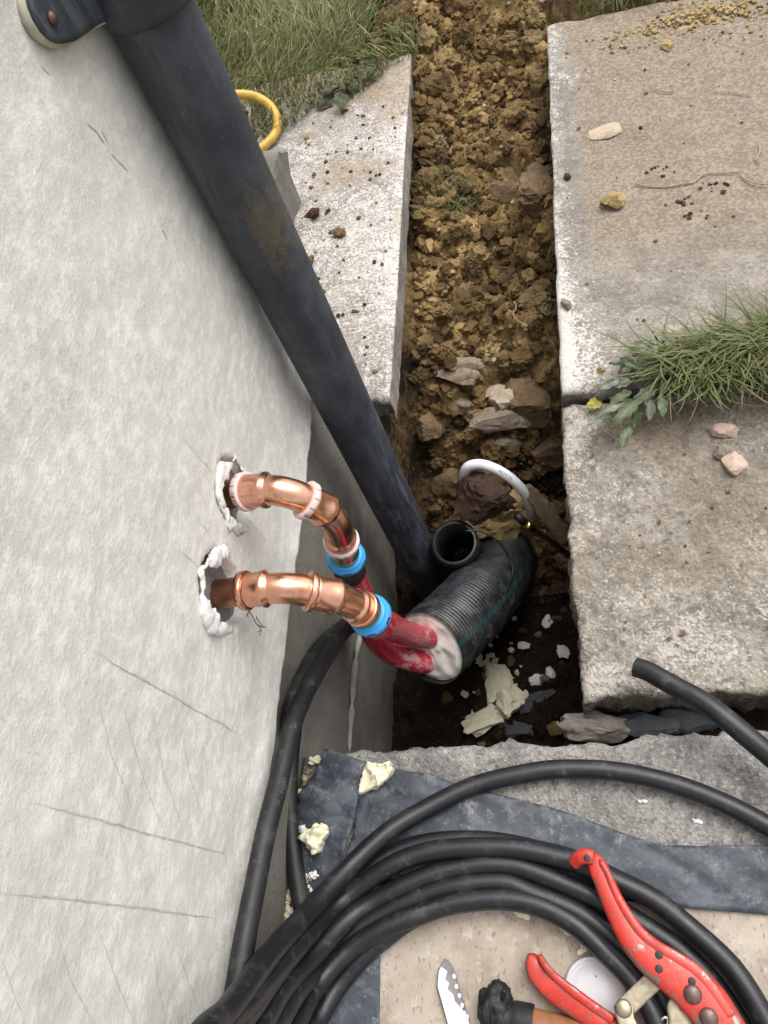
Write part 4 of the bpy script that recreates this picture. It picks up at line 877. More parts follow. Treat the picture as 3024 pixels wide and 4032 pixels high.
# ------------------------------------------------------------------ debris at the bottom of the pit
def flake(name, xy, seed, size, mat, label, z=None, rot=0, tilt=(0, 0), cat='foam', smooth=True):
    o = rock(name, seed, size, MT[mat], (xy[0], xy[1], (soil_z(*xy) if z is None else z) + size[2] * .8), rot, rough=.35, cuts=5, smooth=smooth)
    o.rotation_euler = (tilt[0], tilt[1], 0); return tag(o, label, cat)
flake('foam_chunk', (-0.1358, 0.3373), 301, (.032, .042, .012), 'foam_cream', 'largest grey-white foam slab at the bottom of the pit', rot=.2)
flake('foam_chunk', (-0.1687, 0.2944), 302, (.036, .020, .012), 'foam_cream', 'lumpy foam piece in the pit nearest the concrete strip', rot=.4)
flake('foam_chunk', (-0.1304, 0.3113), 303, (.022, .020, .016), 'foam_cream', 'rounded foam lump between two larger foam pieces in the pit', rot=1.0)
flake('foam_chunk', (-0.0708, 0.3623), 304, (.018, .013, .006), 'foam', 'white foam flake in the pit, left of the smaller upright flake', rot=.5)
flake('foam_chunk', (-0.0485, 0.3754), 305, (.008, .013, .006), 'foam', 'small upright white flake in the pit beside the right slab', rot=.2)
flake('foam_chunk', (-0.028, 0.4204), 306, (.012, .014, .006), 'foam', 'white foam flake in the pit touching the right slab line', rot=.9)
flake('foam_chunk', (-0.0963, 0.4276), 307, (.010, .007, .004), 'foam', 'small white flake just below the duct in the pit', rot=.1)
flake('foam_chunk', (-0.0532, 0.4677), 308, (.010, .010, .004), 'foam', 'pale flake in the dark beside the duct', rot=.7)
flake('foam_chunk', (-0.045, 0.2816), 309, (.009, .007, .005), 'foam', 'tiny white flake in the pit near the front right corner', rot=.3)
flake('slate_piece', (-0.1138, 0.2782), 311, (.028, .018, .006), 'slate', 'dark blue-grey slate piece next to the foam lumps in the pit', rot=.1, cat='slate', tilt=(.15, 0))
flake('slate_piece', (-0.075, 0.3312), 312, (.040, .012, .006), 'slate', 'long dark slate sliver in the pit right of the foam slab', rot=.5, cat='slate')
fb = crumbs('foam_bits', 34, lambda: (lambda c: (rnd.gauss(c[0], .030), rnd.gauss(c[1], .028)))(rnd.choice([(-0.1606, 0.3542), (-0.1732, 0.3882), (-0.1396, 0.3709), (-0.1563, 0.423)])), soil_h, .003, .011, MT['foam_cream'], power=1.6)
tag(link('foam_bits', fb, MT['foam_cream'], smooth=False), 'scatter of small foam scraps in the pit under the duct mouth', 'foam', kind='stuff')
tag(rock('stone', 91, (.045, .020, .025), MT['slab_rubble'], (*(0.0192, 0.2088), -.09), .0, sub=4, rough=.2), 'broken grey concrete lump in the gap between the near slabs', 'stone')
tag(rock('stone', 92, (.050, .018, .018), MT['slate'], (*(0.0687, 0.2137), -.10), .1, sub=3, rough=.15), 'grey flat stone in the gap between the near slabs', 'stone')
tag(rock('stone', 93, (.040, .018, .018), MT['slate'], (*(0.1354, 0.2188), -.105), .0, sub=3, rough=.15), 'dark stone in the gap under the hose end', 'stone')

# ------------------------------------------------------------------ black hoses
HR = .0103
def hose(label, pts, mat='hose', r=HR, n=150, open_end=False):
    if open_end:
        P = Path(pts, n); o = shell('black_hose', pts, r, r * .78, MT[mat], .03, 22, n)
    else: o = tube('black_hose', pts, r, MT[mat], 20, n)
    return tag(o, label, 'hose', 'black water hoses')
def lay(pts, zs): return [(x, y, z) for (x, y, _), z in zip(pts, zs)]
h1 = hose('hose arching highest across the front slab, outside the coil', [(-0.15, -0.5858, 0.012), (-0.26, -0.3858, 0.1752), (-0.279, -0.1088, 0.3185), (-0.279, -0.0858, 0.2631), (-0.279, -0.0787, 0.246), (-0.279, -0.0492, 0.1797), (-0.279, -0.0159, 0.0832), (-0.2551, 0.0243, 0.042), (-0.2141, 0.066, 0.028), (-0.1696, 0.0946, 0.018), (-0.1231, 0.1181, 0.014), (-0.0838, 0.1291, 0.014), (-0.0313, 0.1383, 0.014), (0.0326, 0.138, 0.014), (0.0885, 0.1271, 0.014), (0.1367, 0.1097, 0.014), (0.1773, 0.0885, 0.014), (0.216, 0.064, 0.014), (0.2641, 0.0201, 0.014)])
coil = thing('hose_coil', 'coil of black hose lying on the membrane under the red cutter', 'hose coil', (.0, -.2, 0))
TURNS = [
 [(-0.15, -0.5967, 0.012), (-0.26, -0.3967, 0.1595), (-0.279, -0.119, 0.29), (-0.279, -0.0967, 0.2343), (-0.279, -0.088, 0.2129), (-0.279, -0.0552, 0.1344), (-0.2673, -0.0104, 0.028), (-0.2121, 0.0304, 0.027), (-0.1663, 0.0481, 0.027), (-0.0834, 0.0555, 0.027), (-0.0572, 0.0533, 0.027), (-0.0162, 0.0455, 0.027), (0.023, 0.0306, 0.027), (0.0604, 0.0144, 0.027), (0.0952, -0.0116, 0.027), (0.1244, -0.0382, 0.027), (0.1415, -0.0659, 0.027), (0.1517, -0.0884, 0.027), (0.1578, -0.1134, 0.027)],
 [(-0.15, -0.6022, 0.012), (-0.26, -0.4022, 0.1284), (-0.279, -0.1324, 0.2335), (-0.279, -0.1022, 0.1816), (-0.279, -0.0824, 0.1475), (-0.279, -0.0597, 0.0686), (-0.2472, -0.0172, 0.024), (-0.1937, 0.0134, 0.022), (-0.1484, 0.0306, 0.022), (-0.084, 0.039, 0.022), (-0.0275, 0.0243, 0.022), (0.0118, 0.0098, 0.022), (0.0437, -0.0063, 0.02), (0.0762, -0.0252, 0.016), (0.1016, -0.0473, 0.014), (0.12, -0.072, 0.014), (0.1309, -0.0949, 0.014), (0.1362, -0.1174, 0.014)],
 [(-0.15, -0.6062, 0.012), (-0.26, -0.4062, 0.1089), (-0.279, -0.1317, 0.1979), (-0.279, -0.1062, 0.1436), (-0.279, -0.0861, 0.1005), (-0.279, -0.0649, 0.0221), (-0.2386, -0.0278, 0.018), (-0.1843, 0.0011, 0.02), (-0.139, 0.0164, 0.022), (-0.0843, 0.0218, 0.022), (-0.0627, 0.0144, 0.022), (-0.0185, 0.0007, 0.022), (0.0157, -0.0187, 0.02), (0.0392, -0.0381, 0.018), (0.0561, -0.0608, 0.014), (0.0668, -0.083, 0.014), (0.0732, -0.1079, 0.014)],
 [(-0.279, -0.1333, 0.1343), (-0.279, -0.1117, 0.092), (-0.279, -0.085, 0.0386), (-0.2529, -0.0536, 0.026), (-0.2179, -0.0303, 0.026), (-0.1824, -0.0155, 0.026), (-0.1381, 0.0002, 0.026), (-0.0841, 0.0068, 0.026), (-0.0465, 0.0008, 0.026), (-0.0152, -0.0135, 0.026), (0.0089, -0.033, 0.026), (0.0302, -0.052, 0.026), (0.0451, -0.0723, 0.026), (0.0541, -0.0924, 0.026), (0.0591, -0.1139, 0.026)],
 [(-0.279, -0.1424, 0.0769), (-0.279, -0.1185, 0.0279), (-0.2651, -0.0873, 0.012), (-0.2398, -0.0579, 0.012), (-0.2154, -0.0375, 0.012), (-0.1854, -0.0166, 0.0108), (-0.1405, -0.0004, 0.0108), (-0.0855, 0.006, 0.0108), (-0.0473, 0.0001, 0.0108), (-0.0155, -0.0145, 0.0108), (0.009, -0.0343, 0.0108), (0.0307, -0.0535, 0.0108), (0.0458, -0.0742, 0.0108), (0.055, -0.0947, 0.0108)],
 [(-0.15, -0.5849, 0.012), (-0.26, -0.3849, 0.1527), (-0.279, -0.1056, 0.2775), (-0.279, -0.0849, 0.2212), (-0.279, -0.0741, 0.1915), (-0.279, -0.0452, 0.1042), (-0.2721, -0.0073, 0.013), (-0.2438, 0.021, 0.012), (-0.2145, 0.0429, 0.012), (-0.1694, 0.0578, 0.012), (-0.1136, 0.0621, 0.012), (-0.0848, 0.0604, 0.0115), (-0.0582, 0.0562, 0.0108), (-0.0164, 0.0479, 0.0108), (0.0235, 0.0321, 0.0108), (0.0616, 0.015, 0.0108), (0.0969, -0.0118, 0.0108), (0.1265, -0.0397, 0.0108), (0.1439, -0.0679, 0.0108), (0.1544, -0.0908, 0.0108)]]
paths = []
for k_, pts in enumerate(TURNS):
    e_ = np.array(pts[-1]); w_ = .021 * k_; pts = list(pts) + [(e_[0] + .004, e_[1] - .12, .014), (.12 - w_ * .5, -.42 + w_ * .6, .0125), (-.02, -.54 + w_, .0125), (-.13, -.585 + w_, .0125)]
    P = Path(pts, 170); paths.append(P); under(tube('turn', P, HR, MT['hose'], 20, 170), coil)
for (k, w, txt, d) in ((3, (-0.1685, -0.0053, 0.03), '00948 m', (0, .3, .9)), (2, (-0.03, 0.0082, 0.03), '00946 m', (.15, .15, .95)), (0, (0.1257, -0.0445, 0.03), '00945 m', (.2, .0, .95))):
    o = wrap_text('lettering', txt, .0075, MT['ink_pale'], along(paths[k], near_s(paths[k], w), HR + .00015, d, -1)); under(o, coil)
L1 = [(-0.308, 0.361, -0.1256), (-0.308, 0.3371, -0.0707), (-0.308, 0.3244, -0.0483), (-0.308, 0.297, -0.0124), (-0.308, 0.2669, 0.0192), (-0.302, 0.2356, 0.0657), (-0.302, 0.2093, 0.0918), (-0.302, 0.1846, 0.1124), (-0.302, 0.161, 0.1282), (-0.302, 0.1314, 0.1384), (-0.302, 0.0997, 0.1486), (-0.302, 0.049, 0.1681), (-0.302, 0.0047, 0.1782), (-0.302, -0.0376, 0.187), (-0.302, -0.0696, 0.1913), (-0.302, -0.12, 0.198), (-0.302, -0.2, 0.2), (-0.3, -0.32, 0.15), (-0.28, -0.45, 0.05), (-0.2, -0.6, 0.012)]
hl1 = hose('dusty hose climbing out of the pit along the wall base', L1, 'hose_dusty', n=200)
pl1 = Path(L1, 120); o = wrap_text('lettering', '00941 m', .0085, MT['ink_pale'], along(pl1, near_s(pl1, (-0.302, 0.0849, 0.1507)), HR + .00015, (.75, .0, .66), 1)); o.parent = hl1
L2 = [(-0.3225, 0.3609, -0.115), (-0.3225, 0.3332, -0.0697), (-0.3225, 0.3027, -0.0206), (-0.3225, 0.269, 0.0217), (-0.3225, 0.237, 0.0517), (-0.3225, 0.2093, 0.0726), (-0.3225, 0.1836, 0.0854), (-0.3225, 0.1656, 0.0828), (-0.3429, 0.176, 0.016), (-0.3439, 0.1447, 0.013), (-0.3416, 0.1139, 0.0125), (-0.338, 0.084, 0.0125), (-0.3307, 0.0515, 0.0125), (-0.3225, 0.0203, 0.0125), (-0.3133, -0.008, 0.0125), (-0.3046, -0.0289, 0.0125)]
hose('second hose behind the dusty one, dropping straight to the coil', L2, 'hose_dusty', n=200)
END = [(0.062, 0.2486, 0.03), (0.0741, 0.2427, 0.034), (0.0875, 0.233, 0.038), (0.105, 0.2206, 0.042), (0.1198, 0.2104, 0.046), (0.14, 0.1926, 0.05), (0.1617, 0.1716, 0.05), (0.1855, 0.1499, 0.045), (0.2095, 0.1275, 0.035), (0.2391, 0.0975, 0.02)]
hose('cut open hose end raised just above the weathered right slab', END, 'hose', r=.0112, open_end=True)

# ------------------------------------------------------------------ black membrane strips
def sheet(name, poly, z0, label, amp=.004, res=.006, seed=0, thick=.0012):
    from mathutils.geometry import delaunay_2d_cdt
    P = [Vector(q[:2]) for q in poly]; P2 = []
    for k in range(len(P)):
        a, b = P[k], P[(k + 1) % len(P)]; m = max(1, int((b - a).length / res))
        P2 += [a.lerp(b, t / m) for t in range(m)]
    xs_ = [q.x for q in P2]; ys_ = [q.y for q in P2]; inner = []
    y = min(ys_) + res
    while y < max(ys_):
        x = min(xs_) + res
        while x < max(xs_):
            inner.append(Vector((x + rnd.uniform(-.2, .2) * res, y + rnd.uniform(-.2, .2) * res))); x += res
        y += res
    r = delaunay_2d_cdt(P2 + inner, [], [list(range(len(P2)))], 1, 1e-6)
    v = np.array([(q.x, q.y) for q in r[0]]); zz = z0 + amp * (.5 + .5 * fbm(n3(v[:, 0], v[:, 1], seed, 26), 3)) + amp * .8 * np.abs(vnoise(n3(v[:, 0] * .6 + v[:, 1], v[:, 1], seed + 4, 45)))
    me = pyd(name, np.column_stack([v, zz]), r[2]); o = link(name, fix(me), MT['dpm'])
    s = o.modifiers.new('s', 'SOLIDIFY'); s.thickness = thick
    return tag(o, label, 'membrane')
sheet('membrane_strip', [(-0.2992, 0.1523, 0.0), (-0.2706, 0.1464, 0.0), (-0.2479, 0.1421, 0.0), (-0.2147, 0.136, 0.0), (-0.1802, 0.1312, 0.0), (-0.1346, 0.1197, 0.0), (-0.0854, 0.1088, 0.0), (-0.0434, 0.1009, 0.0), (-0.0144, 0.0934, 0.0), (0.0128, 0.0841, 0.0), (0.0453, 0.0735, 0.0), (0.0753, 0.0667, 0.0), (0.1063, 0.0672, 0.0), (0.1772, 0.0713, 0.0), (0.2792, 0.0741, 0.0), (0.2661, 0.0104, 0.0), (0.1676, 0.0078, 0.0), (0.0795, 0.0095, 0.0), (0.0102, 0.0156, 0.0), (-0.0606, 0.0217, 0.0), (-0.1348, 0.023, 0.0), (-0.2124, 0.0226, 0.0), (-0.271, 0.03, -0.0), (-0.2683, 0.0373, -0.0), (-0.2588, 0.0694, 0.0)], .0015, 'long black membrane strip running right beneath the hose coil', seed=1)
sheet('membrane_strip', [(-0.2994, 0.1545, 0.0), (-0.2797, 0.1505, 0.0), (-0.2496, 0.1415, 0.0), (-0.2515, 0.1205, 0.0), (-0.2552, 0.1028, 0.0), (-0.2599, 0.0694, 0.0), (-0.2673, 0.0388, 0.0), (-0.2744, 0.0251, -0.0), (-0.2914, 0.0029, 0.0), (-0.3049, -0.0141, 0.0), (-0.3207, -0.0057, 0.0), (-0.3228, 0.0274, 0.0), (-0.3302, 0.0615, 0.0), (-0.3303, 0.1025, -0.0), (-0.3149, 0.1219, 0.0), (-0.3059, 0.1376, 0.0)], .0052, 'folded membrane flap at the corner by the wall, holding a foam lump', amp=.009, seed=5)
sheet('membrane_strip', [(-0.2359, -0.0503, 0.0), (-0.2217, -0.0558, 0.0), (-0.2203, -0.0869, 0.0), (-0.2172, -0.1506, 0.0), (-0.3005, -0.1585, 0.0), (-0.2855, -0.1088, 0.0), (-0.2627, -0.0776, -0.0)], .0012, 'membrane piece emerging under the coil at the bottom left', amp=.002, seed=8)
sheet('membrane_strip', [(-0.3398, 0.0002, 0.0), (-0.3312, 0.0126, 0.0), (-0.3185, -0.0009, 0.0), (-0.3107, -0.0213, -0.0), (-0.3391, -0.0571, 0.0), (-0.3454, -0.0708, 0.0), (-0.3474, -0.0351, 0.0)], .0015, 'narrow torn membrane scrap between the wall and the hoses', amp=.002, seed=11)

# foam lumps lying on the membrane
def foam_lump(poly_xy, z, h, seed, label, mat='foam_cream'):
    c = np.mean(poly_xy, axis=0); v, f = ico(4); v = v.copy(); P = (np.array(poly_xy)[:, :2] - c[:2]); P = np.vstack([P, (P + np.roll(P, 1, 0)) / 2])
    ap = np.arctan2(P[:, 1], P[:, 0]); rp_ = np.hypot(P[:, 0], P[:, 1]); o_ = np.argsort(ap); ap, rp_ = ap[o_], rp_[o_]
    a = np.arctan2(v[:, 1], v[:, 0]); R_ = np.interp(a, ap, rp_, period=2 * np.pi)
    rr = np.hypot(v[:, 0], v[:, 1]); k = fbm(v * 2.2 + seed, 4, .55)
    q = np.column_stack([v[:, 0] * R_ * (1 + .16 * k), v[:, 1] * R_ * (1 + .16 * k), np.sign(v[:, 2]) * np.abs(v[:, 2]) ** .7 * h * (.55 + .6 * np.clip(k + .3, -.2, 1))])
    o = link('foam_lump', pyd('foam_lump', q, f), MT[mat]); o.location = (c[0], c[1], z + h * .35); o.data.polygons.foreach_set('use_smooth', [True] * len(o.data.polygons)); return tag(o, label, 'foam')
foam_lump([(-0.2467, 0.1421), (-0.2351, 0.1385), (-0.2226, 0.135), (-0.2138, 0.1419), (-0.2172, 0.1304), (-0.2258, 0.1207), (-0.2295, 0.115), (-0.2434, 0.109), (-0.2552, 0.103), (-0.2522, 0.1181), (-0.2479, 0.1296)], .009, .016, 3, 'torn cream foam lump standing on the membrane corner')
foam_lump([(-0.3196, 0.0547), (-0.3113, 0.0642), (-0.3037, 0.0708), (-0.2905, 0.0723), (-0.2841, 0.0626), (-0.2918, 0.0542), (-0.2946, 0.0416), (-0.3005, 0.0395), (-0.3114, 0.0461)], .009, .017, 9, 'smooth cream foam lump on the membrane beside the hose')
foam_lump([(-0.3262, 0.0672), (-0.3183, 0.0712), (-0.312, 0.0669), (-0.3172, 0.0612), (-0.3233, 0.06)], .008, .008, 12, 'small white foam curl left of the smooth foam lump', 'foam')
foam_lump([(-0.3516, 0.0282), (-0.3449, 0.0321), (-0.3368, 0.0254), (-0.3361, 0.0114), (-0.3419, 0.0085), (-0.3492, 0.0177)], .003, .012, 15, 'cream foam blob in the gap between the two hoses')
foam_lump([(-0.3243, 0.1453), (-0.3106, 0.1486), (-0.3083, 0.1407), (-0.3226, 0.1394)], .001, .006, 19, 'small foam scrap at the pit edge beside the membrane')
foam_lump([(-0.3076, 0.0199), (-0.2978, 0.023), (-0.2957, 0.0179), (-0.3019, 0.0133), (-0.3071, 0.0156)], .006, .007, 21, 'small foam scrap below the smooth foam lump', 'foam')
foam_lump([(0.1068, 0.0943), (0.1101, 0.0932), (0.1138, 0.0938), (0.1173, 0.0915), (0.1159, 0.0887), (0.1121, 0.0901), (0.1093, 0.0896)], -.001, .003, 23, 'white foam flake on the grey strip at the far right', 'foam')
foam_lump([(0.0534, 0.1115), (0.0567, 0.1108), (0.0601, 0.1117), (0.0641, 0.1102), (0.0626, 0.1077), (0.0585, 0.1084), (0.0548, 0.1078)], -.001, .003, 24, 'white foam flake on the grey strip above the membrane', 'foam')
foam_lump([(-0.04, -0.0099), (-0.0278, -0.0129), (-0.0158, -0.0176), (-0.0171, -0.0223), (-0.0263, -0.0238), (-0.0341, -0.0161)], -.001, .003, 27, 'flat pale foam smear on the beige paving inside the coil')
foam_lump([(-0.0179, -0.0377), (-0.0104, -0.0282), (-0.0024, -0.0276), (-0.0067, -0.0333), (-0.015, -0.0402)], -.001, .003, 28, 'pale foam flake near the round lid')
foam_lump([(-0.0837, -0.0032), (-0.0731, -0.0022), (-0.0626, -0.0038), (-0.0649, -0.0115), (-0.0774, -0.0076)], -.001, .003, 29, 'pale foam smear on the paving touching the innermost turn')
fb = crumbs('foam_bits', 320, lambda: (lambda c: (max(-.331, rnd.gauss(max(c[0], -.322), .009)), rnd.gauss(c[1], .018)))(rnd.choice([(-0.3077, 0.0304), (-0.3127, 0.0389), (-0.3474, 0.0196), (-0.3427, -0.001), (-0.3468, -0.0318), (-0.3298, -0.0071), (-0.3543, 0.0406), (-0.3031, 0.0253), (-0.3254, 0.0783)])), lambda x, y: .004 + 0 * x, .0008, .0055, MT['foam_cream'], power=2.2)
tag(link('foam_bits', fb, MT['foam_cream'], smooth=False), 'foam crumbs scattered along the wall side of the hoses', 'foam', kind='stuff')
fb = crumbs('rubble_grit', 700, lambda: (rnd.uniform(-.334, -.292), rnd.uniform(-.16, .13)), lambda x, y: .001 + 0 * x, .001, .0055, MC, power=1.6)
tag(link('rubble_grit', fb, MC, smooth=False), 'dark grit filling the joint along the wall base', 'grit', kind='stuff')

# ------------------------------------------------------------------ tools on the paving
def bar_sweep(name, pts, widths, thick, mat, ex=3.2, n=70, seg=22, up=(0, 0, 1)):
    P = Path(pts, n); ts = np.linspace(0, P.L, n); p, T, N, Bn = P.frames(ts, up)
    U = np.array(up, float); N = U - (T @ U)[:, None] * T; N /= np.linalg.norm(N, axis=1)[:, None]; Bn = np.cross(T, N)
    a = np.linspace(0, 2 * np.pi, seg, endpoint=False); cx = np.sign(np.cos(a)) * np.abs(np.cos(a)) ** (2 / ex); sx = np.sign(np.sin(a)) * np.abs(np.sin(a)) ** (2 / ex)
    w = np.interp(ts / P.L, np.linspace(0, 1, len(widths)), widths) / 2; s = ts / P.L
    endf = np.sqrt(np.clip(1 - np.clip((.03 - s) / .03, 0, 1) ** 2, .12, 1)) * np.sqrt(np.clip(1 - np.clip((s - .985) / .015, 0, 1) ** 2, .12, 1))
    th = (np.interp(s, np.linspace(0, 1, len(thick)), thick) if hasattr(thick, '__len__') else np.full(n, thick)) / 2
    v = p[:, None] + (w * endf)[:, None, None] * sx[None, :, None] * Bn[:, None] + (th * endf)[:, None, None] * cx[None, :, None] * N[:, None]
    v = v.reshape(-1, 3); f = []
    for i in range(n - 1):
        for j in range(seg): f.append((i * seg + j, i * seg + (j + 1) % seg, (i + 1) * seg + (j + 1) % seg, (i + 1) * seg + j))
    f.append(tuple(range(seg))); f.append(tuple((n - 1) * seg + j for j in range(seg)))
    me = fix(pyd(name, v, f)); ed = np.tile((np.abs(np.sin(a)) * np.abs(np.cos(a)) * 2) ** 1.5, n) * .66; ed = np.maximum(ed, np.repeat(np.exp(-s / .03), seg) * .62)
    vcol(me, 'edge', ed); return link(name, me, mat)
cut = thing('pipe_cutter', 'red ratchet pipe cutter with chipped paint, resting on the coil', 'pipe cutter', (0.0875, -0.0604, 0.03))
UP = [(-0.0018, 0.0473, 0.05), (0.0054, 0.0435, 0.051), (0.0106, 0.0327, 0.052), (0.0175, 0.0151, 0.052), (0.0248, -0.002, 0.052), (0.0345, -0.0202, 0.052), (0.0471, -0.0335, 0.052), (0.0641, -0.0438, 0.052), (0.0823, -0.0552, 0.052), (0.0962, -0.069, 0.052), (0.1063, -0.0835, 0.052), (0.116, -0.0992, 0.052)]
under(bar_sweep('handle', UP, [.018, .020, .021, .022, .023, .026, .032, .037, .040, .041, .038, .036], [.010, .013, .015, .015, .016, .018, .018, .018, .018, .018, .018], MT['redpaint']), cut)
rid = [(0.0096, 0.0475, 0.0565), (0.0164, 0.0346, 0.0575), (0.0224, 0.0189, 0.0575), (0.0314, 0.0019, 0.0575), (0.043, -0.0144, 0.0575), (0.0565, -0.0252, 0.0575), (0.0735, -0.0338, 0.0575), (0.0899, -0.0439, 0.0575), (0.1035, -0.0602, 0.0575), (0.1147, -0.0777, 0.0575)]
under(bar_sweep('rib', rid, [.006, .009, .011, .013, .013], .007, MT['redpaint'], 2.4), cut)
under(bar_sweep('hook_tip', [(0.0042, 0.0484, 0.0555), (-0.0036, 0.0493, 0.055), (-0.0107, 0.0473, 0.052), (-0.0149, 0.0427, 0.047)], [.014, .015, .014, .012], .012, MT['redpaint']), cut)
LOWH = [(-0.0582, -0.0411, 0.014), (-0.0603, -0.0472, 0.015), (-0.0585, -0.0558, 0.016), (-0.0492, -0.0646, 0.017), (-0.0339, -0.0735, 0.018), (-0.0151, -0.0836, 0.02), (0.0031, -0.0933, 0.022), (0.0243, -0.1048, 0.024), (0.0483, -0.1164, 0.026), (0.0737, -0.1229, 0.028)]
under(bar_sweep('handle', LOWH, [.013, .020, .025, .025, .0225, .022, .022, .023, .026, .030], [.010, .015, .018, .018, .018], MT['redpaint']), cut)
rl = [(-0.0541, -0.0412, 0.022), (-0.0493, -0.0486, 0.0245), (-0.0407, -0.0574, 0.0255), (-0.0238, -0.0686, 0.0275), (-0.0054, -0.0794, 0.0295), (0.0142, -0.0897, 0.0315)]
under(bar_sweep('rib', rl, [.006, .009, .009], .006, MT['redpaint'], 2.4), cut)
def dome(name, c, r, h, mat):
    v, f = ico(3); o = link(name, pyd(name, v * np.array([r, r, h]), f), mat); o.location = c; return under(o, cut)
dome('rivet', (0.0837, -0.061, 0.0615), .0080, .0032, MT['rivet']); dome('rivet', (0.0952, -0.0777, 0.0615), .0080, .0032, MT['rivet'])
for c in [(0.0576, -0.0321, 0.0612), (0.0565, -0.0432, 0.0612), (0.0842, -0.0509, 0.0612), (-0.0023, 0.0474, 0.0612)]: dome('hole', c, .0034, .0006, MT['rubber'])
LK = [(0.0584, -0.0492, 0.036), (0.0417, -0.0637, 0.035), (0.0241, -0.079, 0.034)]
under(bar_sweep('link_bar', LK, [.017, .017, .017], .004, MT['steel'], 6), cut)
under(bar_sweep('link_bar', [(0.0233, -0.0754, 0.0395), (0.0243, -0.0857, 0.0395), (0.0287, -0.0979, 0.0395), (0.0323, -0.1084, 0.0395)], [.018, .016, .017, .017], .004, MT['steel'], 6), cut)
dome('link_pin', (0.0231, -0.0785, 0.0425), .0078, .0028, MT['steel'])
under(bar_sweep('blade', [(0.0754, -0.0678, 0.04), (0.0711, -0.0745, 0.04), (0.0727, -0.0815, 0.04), (0.0742, -0.0923, 0.04)], [.014, .019, .021, .026], .004, MT['steel'], 5), cut)
under(tube('spring', [(0.0514, -0.0896, 0.03), (0.055, -0.0878, 0.032), (0.0579, -0.0842, 0.034), (0.0616, -0.083, 0.034), (0.0623, -0.0861, 0.034), (0.0608, -0.091, 0.034)], .0017, MT['steel_bright'], 10, 40), cut)

TB = bar_sweep('timber_offcut', [(-0.0707, 0.6211, -0.2106), (-0.0529, 0.6028, -0.2308), (-0.0325, 0.5813, -0.2591), (-0.0074, 0.5576, -0.2956)], [.020, .027, .026, .025], .016, MT['stick'], 5, 60, 22, (-.35, .1, .9))
co = np.array([q.co[:] for q in TB.data.vertices]); co += (.0018 * fbm(co * 90, 3))[:, None] * np.array([1, .4, .6]); TB.data.vertices.foreach_set('co', co.ravel())
tag(TB, 'rough brown timber offcut beside the white pipe at the trench edge', 'timber')

lid = thing('lid', 'round translucent white lid lying under the cutter handle', 'lid', (-0.0013, -0.0689, 0.0))
lx, ly = lid.location.x, lid.location.y
PL = Path([(lx, ly, 0), (lx, ly, .02)], 10, False)
under(lathe_on('disc', PL, [(.0006, .001), (.0006, .0280), (.0016, .0294), (.0050, .0294), (.0062, .0285), (.0062, .0262), (.0052, .0254), (.0048, .0245), (.0050, .0232), (.0038, .0222), (.0034, .0120), (.0034, .0010)], MT['lid'], 56), lid)
dome_o = None
v, f = ico(2); o = link('sprue_mark', pyd('sprue_mark', v * np.array([.0009, .0009, .0005]), f), MT['mortar']); o.location = (lx + .001, ly + .012, .0040); under(o, lid)

def plate(name, poly, z0, z1, mat, bev=.0006):
    bm = bmesh.new(); vs = [bm.verts.new((x, y, z0)) for x, y in poly]; fa = bm.faces.new(vs)
    if fa.normal.z < 0: fa.normal_flip()
    r = bmesh.ops.extrude_face_region(bm, geom=[fa]); bmesh.ops.translate(bm, vec=(0, 0, z1 - z0), verts=[q for q in r['geom'] if isinstance(q, bmesh.types.BMVert)])
    bmesh.ops.recalc_face_normals(bm, faces=bm.faces)
    bmesh.ops.bevel(bm, geom=[e for e in bm.edges], offset=bev, segments=1, affect='EDGES')
    me = bpy.data.meshes.new(name); bm.to_mesh(me); bm.free(); return link(name, me, mat, smooth=False)
kn = thing('knife', 'knife blade smeared with pale sealant on the beige paving', 'knife', (-0.1439, -0.0977, 0.0))
under(plate('blade', [(-0.1521, -0.0527), (-0.1472, -0.0554), (-0.1436, -0.0597), (-0.1394, -0.0706), (-0.1345, -0.0835), (-0.1299, -0.0947), (-0.1243, -0.1086), (-0.1174, -0.1262), (-0.1426, -0.1285), (-0.1481, -0.1106), (-0.1546, -0.0924), (-0.1601, -0.0781), (-0.1587, -0.063)], .002, .0045, MT['blade']), kn)
sm = under(plate('sealant_smear', [(-0.1558, -0.0598), (-0.149, -0.0638), (-0.1515, -0.0707), (-0.147, -0.0741), (-0.1487, -0.0794), (-0.1425, -0.084), (-0.1406, -0.0897), (-0.1337, -0.095), (-0.1267, -0.1044), (-0.1215, -0.1236), (-0.1408, -0.1254), (-0.1473, -0.1097), (-0.1536, -0.0923), (-0.159, -0.078), (-0.1582, -0.0645)], .0047, .0056, MT['paint_white'], .0003), kn)
for x, y in [(-0.1423, -0.0678), (-0.1397, -0.0765), (-0.1364, -0.0843), (-0.1335, -0.0923), (-0.131, -0.0991), (-0.1283, -0.1017)]:
    v, f = ico(2); o = link('sealant_bead', pyd('sealant_bead', v * np.array([.0022, .0026, .0018]), f), MT['paint_white']); o.location = (x, y, .005); under(o, kn)
tl = thing('taped_handle', 'wooden tool handle wrapped in black tape at the bottom edge', 'handle', (-0.0731, -0.1013, 0.0))
HP = [(-0.1014, -0.0977, 0.016), (-0.0856, -0.0984, 0.016), (-0.0621, -0.1007, 0.016), (-0.0353, -0.1043, 0.016), (-0.0053, -0.1084, 0.016)]
under(tube('wood', HP[1:], .0135, MT['wood'], 22, 40), tl)
under(tube('tape', HP[:3], lambda t, L: .0165 + .0012 * vnoise(n3(t, 0 * t, 0 * t, 120)), MT['tape'], 24, 40), tl)
v, f = rock_verts(402, (.016, .020, .014), 4, .35, 4); o = link('tape_end', pyd('tape_end', v, f), MT['tape']); o.location = (-0.0988, -0.0899, 0.018); under(o, tl)
